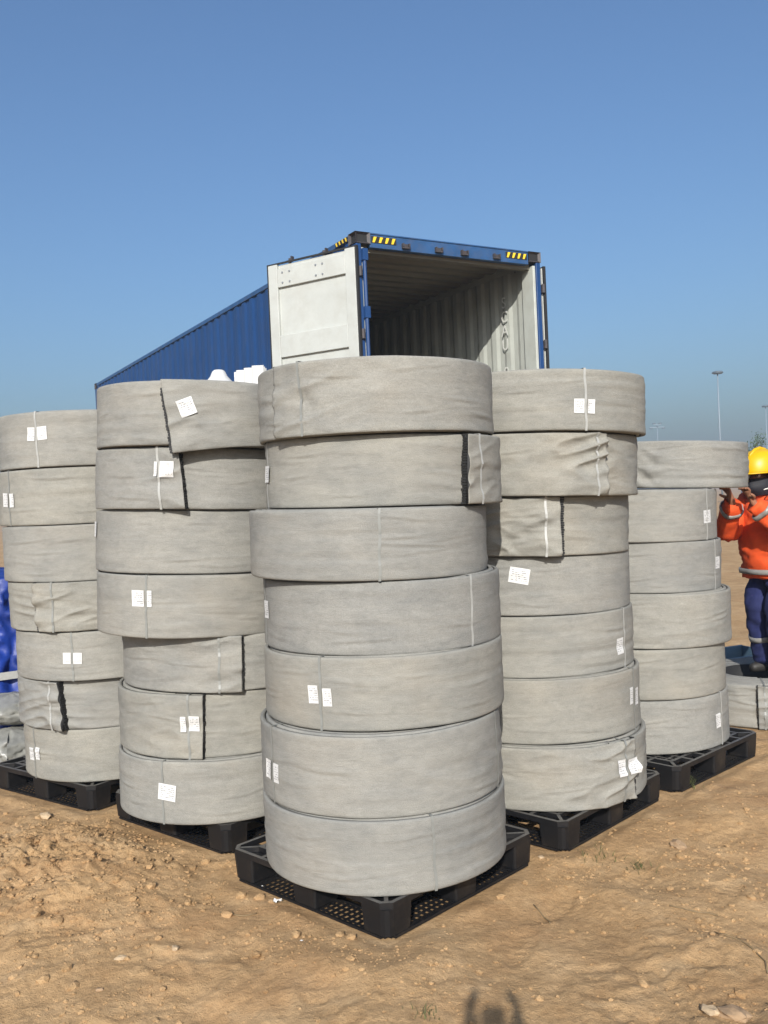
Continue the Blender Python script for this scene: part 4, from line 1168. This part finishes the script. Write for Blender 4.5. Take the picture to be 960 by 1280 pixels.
plastic_sack(-2.50, 6.02, .22, .26, .20, .12, 9, 'crumpled shiny grey plastic sack on top, under the blue tarp')
# box behind the ground roll
bxo = empty('plastic_crate', (2.72, 7.30, gz(2.72, 7.30) - .01), R(24)); tag(bxo, 'blue grey plastic crate on the soil behind the worker', 'crate')
for (x0, x1, y0, y1) in ((-.28, .28, -.20, -.185), (-.28, .28, .185, .20), (-.28, -.265, -.184, .184), (.265, .28, -.184, .184)):
    mb = MB(); mb.box(x0, x1, y0, y1, .012, .27); mb.build('crate_side', MAT['greyblue'], bxo, bevel=.003)
mb = MB(); mb.box(-.28, .28, -.20, .20, 0, .011); mb.build('crate_base', MAT['greyblue'], bxo)
mb = MB(); mb.box(-.295, .295, -.215, -.201, .235, .27); mb.box(-.295, .295, .201, .215, .235, .27); mb.build('crate_rim', MAT['greyblue'], bxo)

# ------------------------------------------------------------------ far lamp posts, tree, hall
def lamp(x, y, z, label, kind):
    g = gz(x, y) - .3
    b = empty('lamp_post', (x, y, g)); tag(b, label, 'lamp post', 'lamp posts on the horizon')
    H = z - g
    mb = MB(); mb.tube([(0, 0, 0), (0, 0, H * .5), (0, 0, H)], [.10, .085, .065], 10); mb.build('pole', MAT['pole'], b, smooth=True)
    if kind == 'disc':
        mb = MB(); mb.lathe([(0, -.10), (.45, -.12), (.62, 0), (.5, .14), (.2, .2), (0, .2)], 20, c=(0, 0, H)); mb.build('lamp_head', MAT['poledark'], b, smooth=True)
    else:
        mb = MB(); mb.bar((-1.4, 0, H - .6), (1.4, 0, H - .6), .12, .12); mb.bar((-.8, 0, H - .05), (.8, 0, H - .05), .1, .1); mb.bar((0, -.8, H - .4), (0, .8, H - .4), .1, .1); mb.build('cross_arm', MAT['pole'], b)
        for dx, dz_ in ((-1.2, -.8), (1.2, -.8), (-.6, .15), (.6, .15)):
            mb = MB(); mb.box(dx - .28, dx + .28, -.2, .2, H + dz_ - .1, H + dz_ + .1); mb.build('lamp_head', MAT['poledark'], b, bevel=.03)
    return b
lamp(36.7, 100, CAM_H + 11.97, 'tall pale lamp post with dark disc head above the far right stack', 'disc')
lamp(61.8, 148, CAM_H + 12.0, 'lamp post at the right edge above the yellow hard hat', 'disc')
lamp(53.9, 180, CAM_H + 12.1, 'distant lamp post with cross arms between the two right stacks', 'cross')

def small_tree(x, y, h, label, seed):
    rng = random.Random(seed); b = empty('tree', (x, y, gz(x, y) - .05)); tag(b, label, 'tree')
    mb = MB(); mb.tube([(0, 0, 0), (.04, .02, h * .35), (.0, .05, h * .62), (.03, 0, h * .85)], [.09, .07, .045, .02], 8)
    tips = []
    for k in range(12):
        z = h * rng.uniform(.35, .85); a = rng.uniform(0, 6.28); ln = h * rng.uniform(.12, .3)
        e = (ln * math.cos(a) * .6, ln * math.sin(a) * .6, z + ln * .8); mb.tube([(0, .03, z), tuple(Vector((0, .03, z)).lerp(Vector(e), .5) + Vector((0, 0, .03))), e], [.03, .02, .008], 6); tips.append(e)
    mb.build('trunk', MAT['bark'], b, smooth=True)
    mb = MB()
    for k in range(900):
        t = Vector(rng.choice(tips)) + Vector((rng.gauss(0, .16), rng.gauss(0, .16), rng.gauss(0, .16)))
        q = Quaternion((rng.gauss(0, 1), rng.gauss(0, 1), rng.gauss(0, 1), rng.gauss(0, 1))); q.normalize(); s = rng.uniform(.03, .06)
        mb.add([t + q @ Vector(v) for v in ((-s, 0, 0), (0, -s * .45, 0), (s, 0, .01), (0, s * .45, 0))], [(0, 1, 2, 3)])
    mb.build('crown', MAT['leaf'], b)
small_tree(15.95, 40, 3.35, 'small sparse tree on the horizon left of the hard hat', 4)
small_tree(18.4, 43, 2.6, 'low bushy tree behind the yellow hard hat', 9)
hall = empty('far_hall', (27.3, 64, gz(27, 64) - .2), R(-6)); tag(hall, 'low white hall with green roof on the horizon behind the worker', 'building')
mb = MB(); mb.box(0, 26, 0, 9, 0, 3.0); mb.build('wall', MAT['wallwhite'], hall)
mb = MB(); mb.add([(-.5, -.5, 3.0), (26.5, -.5, 3.0), (26.5, 9.5, 3.0), (-.5, 9.5, 3.0), (-.5, 4.5, 4.1), (26.5, 4.5, 4.1)], [(0, 1, 5, 4), (2, 3, 4, 5), (0, 4, 3), (1, 2, 5), (0, 3, 2, 1)]); mb.build('roof', MAT['roofgreen'], hall)
for k in range(6):
    x = 1.6 + k * 4.1
    mb = MB(); mb.box(x, x + 1.6, -.06, -.01, 1.0, 2.2); wv = mb.build('window', MAT['greyblue'], hall)
    mb = MB(); mb.box(x - .08, x + 1.68, -.09, -.061, .9, .99); mb.build('sill', MAT['wallwhite'], wv)
mb = MB(); mb.box(24.6, 25.7, -.06, -.01, 0, 2.2); mb.build('door', MAT['greyblue'], hall)

# ------------------------------------------------------------------ soil clods, stones, twigs, weeds
rng = random.Random(77)
def lump(seed, n=1):
    bm = bmesh.new(); bmesh.ops.create_icosphere(bm, subdivisions=n, radius=1.0)
    r = random.Random(seed)
    for v in bm.verts: v.co *= r.uniform(.68, 1.15); v.co.z *= .72
    vs_ = [v.co.copy() for v in bm.verts]; fs_ = [[v.index for v in f.verts] for f in bm.faces]; bm.free(); return vs_, fs_
LUMPS = [lump(k) for k in range(6)]
mb = MB()
CL_ = [(-.45, 3.35), (-.95, 3.0), (.15, 2.95), (1.3, 3.95), (1.15, 3.35), (-.1, 3.2), (.75, 3.9), (-1.1, 3.55), (1.0, 2.85), (-.75, 2.8)]
for k in range(7500):
    t = rng.random()
    if t < .45: x = rng.gauss(-1.55, .55); y = rng.gauss(4.05, .45)
    elif t < .65: x = rng.gauss(1.25, .6); y = rng.gauss(3.95, .5)
    elif t < .85: q_ = CL_[k % len(CL_)]; x = rng.gauss(q_[0], .13); y = rng.gauss(q_[1], .10)
    else: x = rng.uniform(-1.9, 2.2); y = rng.uniform(2.6, 5.6)
    if float(pallet_dist(np.array(x), np.array(y))) < .03 or y < 2.5: continue
    s = .0021 * math.exp(abs(rng.gauss(0, .78)))
    if t < .45: s *= 1.35
    s = min(s, .026)
    vs_, fs_ = LUMPS[k % 6]; a = rng.uniform(0, 6.28); ca, sa = math.cos(a) * s, math.sin(a) * s; st = rng.uniform(.7, 1.3)
    g = gz(x, y) + s * .15
    mb.add([(x + v.x * ca * st - v.y * sa, y + v.x * sa * st + v.y * ca, g + v.z * s) for v in vs_], fs_)
tag(mb.build('soil_clods', MAT['soil'], None), 'small crumbs and clods of tan soil scattered over the ground', kind='stuff')
STONES = [(.985, 2.76, .034, 'stone', 'brown stone at the bottom right corner'), (.93, 2.79, .024, 'palestone', 'pale flat stone beside the brown stone at bottom right'),
          (-.83, 3.33, .013, 'palestone', 'pale pebble lying on the soil at lower left'), (-1.04, 3.12, .012, 'stone', 'small tan pebble at the left bottom'),
          (-1.02, 3.30, .015, 'palestone', 'light pebble left of the lower left pebble'), (.62, 4.02, .012, 'palestone', 'whitish pebble in front of the right pallet'),
          (1.25, 4.12, .034, 'stone', 'flat tan soil lump right of the dusty pallet corner'), (-1.86, 4.86, .030, 'palestone', 'pale stone beside the far left pallet')]
for x, y, s, mt, lab in STONES:
    vs_, fs_ = lump(int(x * 1000) + 5000, 2); mb = MB(); a = x * 9
    mb.add([(v.x * s * 1.5 * math.cos(a) - v.y * s * math.sin(a), v.x * s * 1.5 * math.sin(a) + v.y * s * math.cos(a), v.z * s * .8) for v in vs_], fs_)
    o = mb.build('stone', MAT[mt], None, smooth=False); o.location = (x, y, gz(x, y) + s * .25); tag(o, lab, 'stone', 'loose stones on the soil')
def tuft(x, y, n, h, spread, seed, label):
    r = random.Random(seed); mb = MB()
    for k in range(n):
        bx_, by_ = r.gauss(0, spread), r.gauss(0, spread); a = r.uniform(0, 6.28); ln = h * r.uniform(.5, 1.2); bend = r.uniform(.3, 1.1); w = r.uniform(.0012, .0024)
        P = []
        for j in range(5):
            t = j / 4
            P.append(Vector((bx_ + math.cos(a) * ln * bend * t * t, by_ + math.sin(a) * ln * bend * t * t, ln * (t - .35 * bend * t * t))))
        s_ = Vector((-math.sin(a), math.cos(a), 0)) * w
        VV = []
        for j, p in enumerate(P): VV += [p - s_ * (1 - j / 4.4), p + s_ * (1 - j / 4.4)]
        mb.add(VV, [(2 * j, 2 * j + 1, 2 * j + 3, 2 * j + 2) for j in range(4)])
    o = mb.build('grass_tuft', MAT['grass'], None); o.location = (x, y, gz(x, y) - .002); tag(o, label, 'grass', 'small weeds growing in the soil', 'stuff')
tuft(1.56, 4.93, 46, .075, .035, 1, 'green grass tuft at the near corner of the right pallet')
tuft(.86, 4.02, 40, .05, .05, 2, 'flattened weed on the soil below the right pallet')
tuft(1.02, 3.93, 30, .055, .03, 3, 'little weed right of the flattened weed')
tuft(.05, 2.80, 22, .028, .03, 4, 'wisps of grass near the bottom edge in the shadow') 
for i, (pts, lab) in enumerate([([(1.12, 3.30), (1.20, 3.22), (1.22, 3.10), (1.19, 3.0)], 'thin curved root lying on the soil at right'), ([(1.02, 3.50), (1.12, 3.46), (1.22, 3.44)], 'short dry stick right of the weeds'), ([(-.72, 3.62), (-.62, 3.60), (-.55, 3.63)], 'short straw left of the front pallet'), ([(.52, 3.62), (.56, 3.5), (.55, 3.42)], 'thin straw right of the front pallet')]):
    mb = MB(); P = []
    for j in range(len(pts) - 1):
        for t in (0, .33, .66):
            x = pts[j][0] * (1 - t) + pts[j + 1][0] * t; y = pts[j][1] * (1 - t) + pts[j + 1][1] * t; P.append((x, y, gz(x, y) + .003))
    mb.tube(P, .0028, 6); tag(mb.build('twig', MAT['straw'], None, smooth=True), lab, 'twig', 'twigs and straws on the soil')
for x, y, s, lab in ((-.50, 3.70, .020, 'torn white paper scrap left of the front pallet'), (-.58, 3.86, .008, 'tiny white plastic bit near the front pallet'), (-.37, 3.33, .006, 'tiny pale flake low in the foreground')):
    mb = MB(); sd = int(x * 100)
    mb.grid(lambda u, v: ((u - .5) * s * 1.6 + .003 * float(vn(u * 4, v * 4, sd)), (v - .5) * s * (1 + .5 * float(vn(u * 3, 1, sd))), .006 + s * .4 * float(vn(u * 3, v * 3, sd + 3) + .5)), 6, 5)
    o = mb.build('paper_scrap', MAT['litter'], None); o.location = (x, y, gz(x, y) + .002); tag(o, lab, 'litter', 'scraps of litter on the soil')

# ------------------------------------------------------------------ hazy air over the yard
hz = bpy.data.materials.new('hazy_air'); hz.use_nodes = True
nt = hz.node_tree
for n in list(nt.nodes):
    if n.type == 'BSDF_PRINCIPLED': nt.nodes.remove(n)
pv = nt.nodes.new('ShaderNodeVolumePrincipled')
pv.inputs['Color'].default_value = (.62, .74, .86, 1); pv.inputs['Density'].default_value = HAZE; pv.inputs['Anisotropy'].default_value = 0.1
nt.links.new(pv.outputs[0], [n for n in nt.nodes if n.type == 'OUTPUT_MATERIAL'][0].inputs['Volume'])
mb = MB(); mb.box(-1100, 1100, -450, 1500, -2.5, 15.5)
o = mb.build('haze', hz, None); tag(o, 'thin pale haze in the air over the whole yard', kind='stuff')
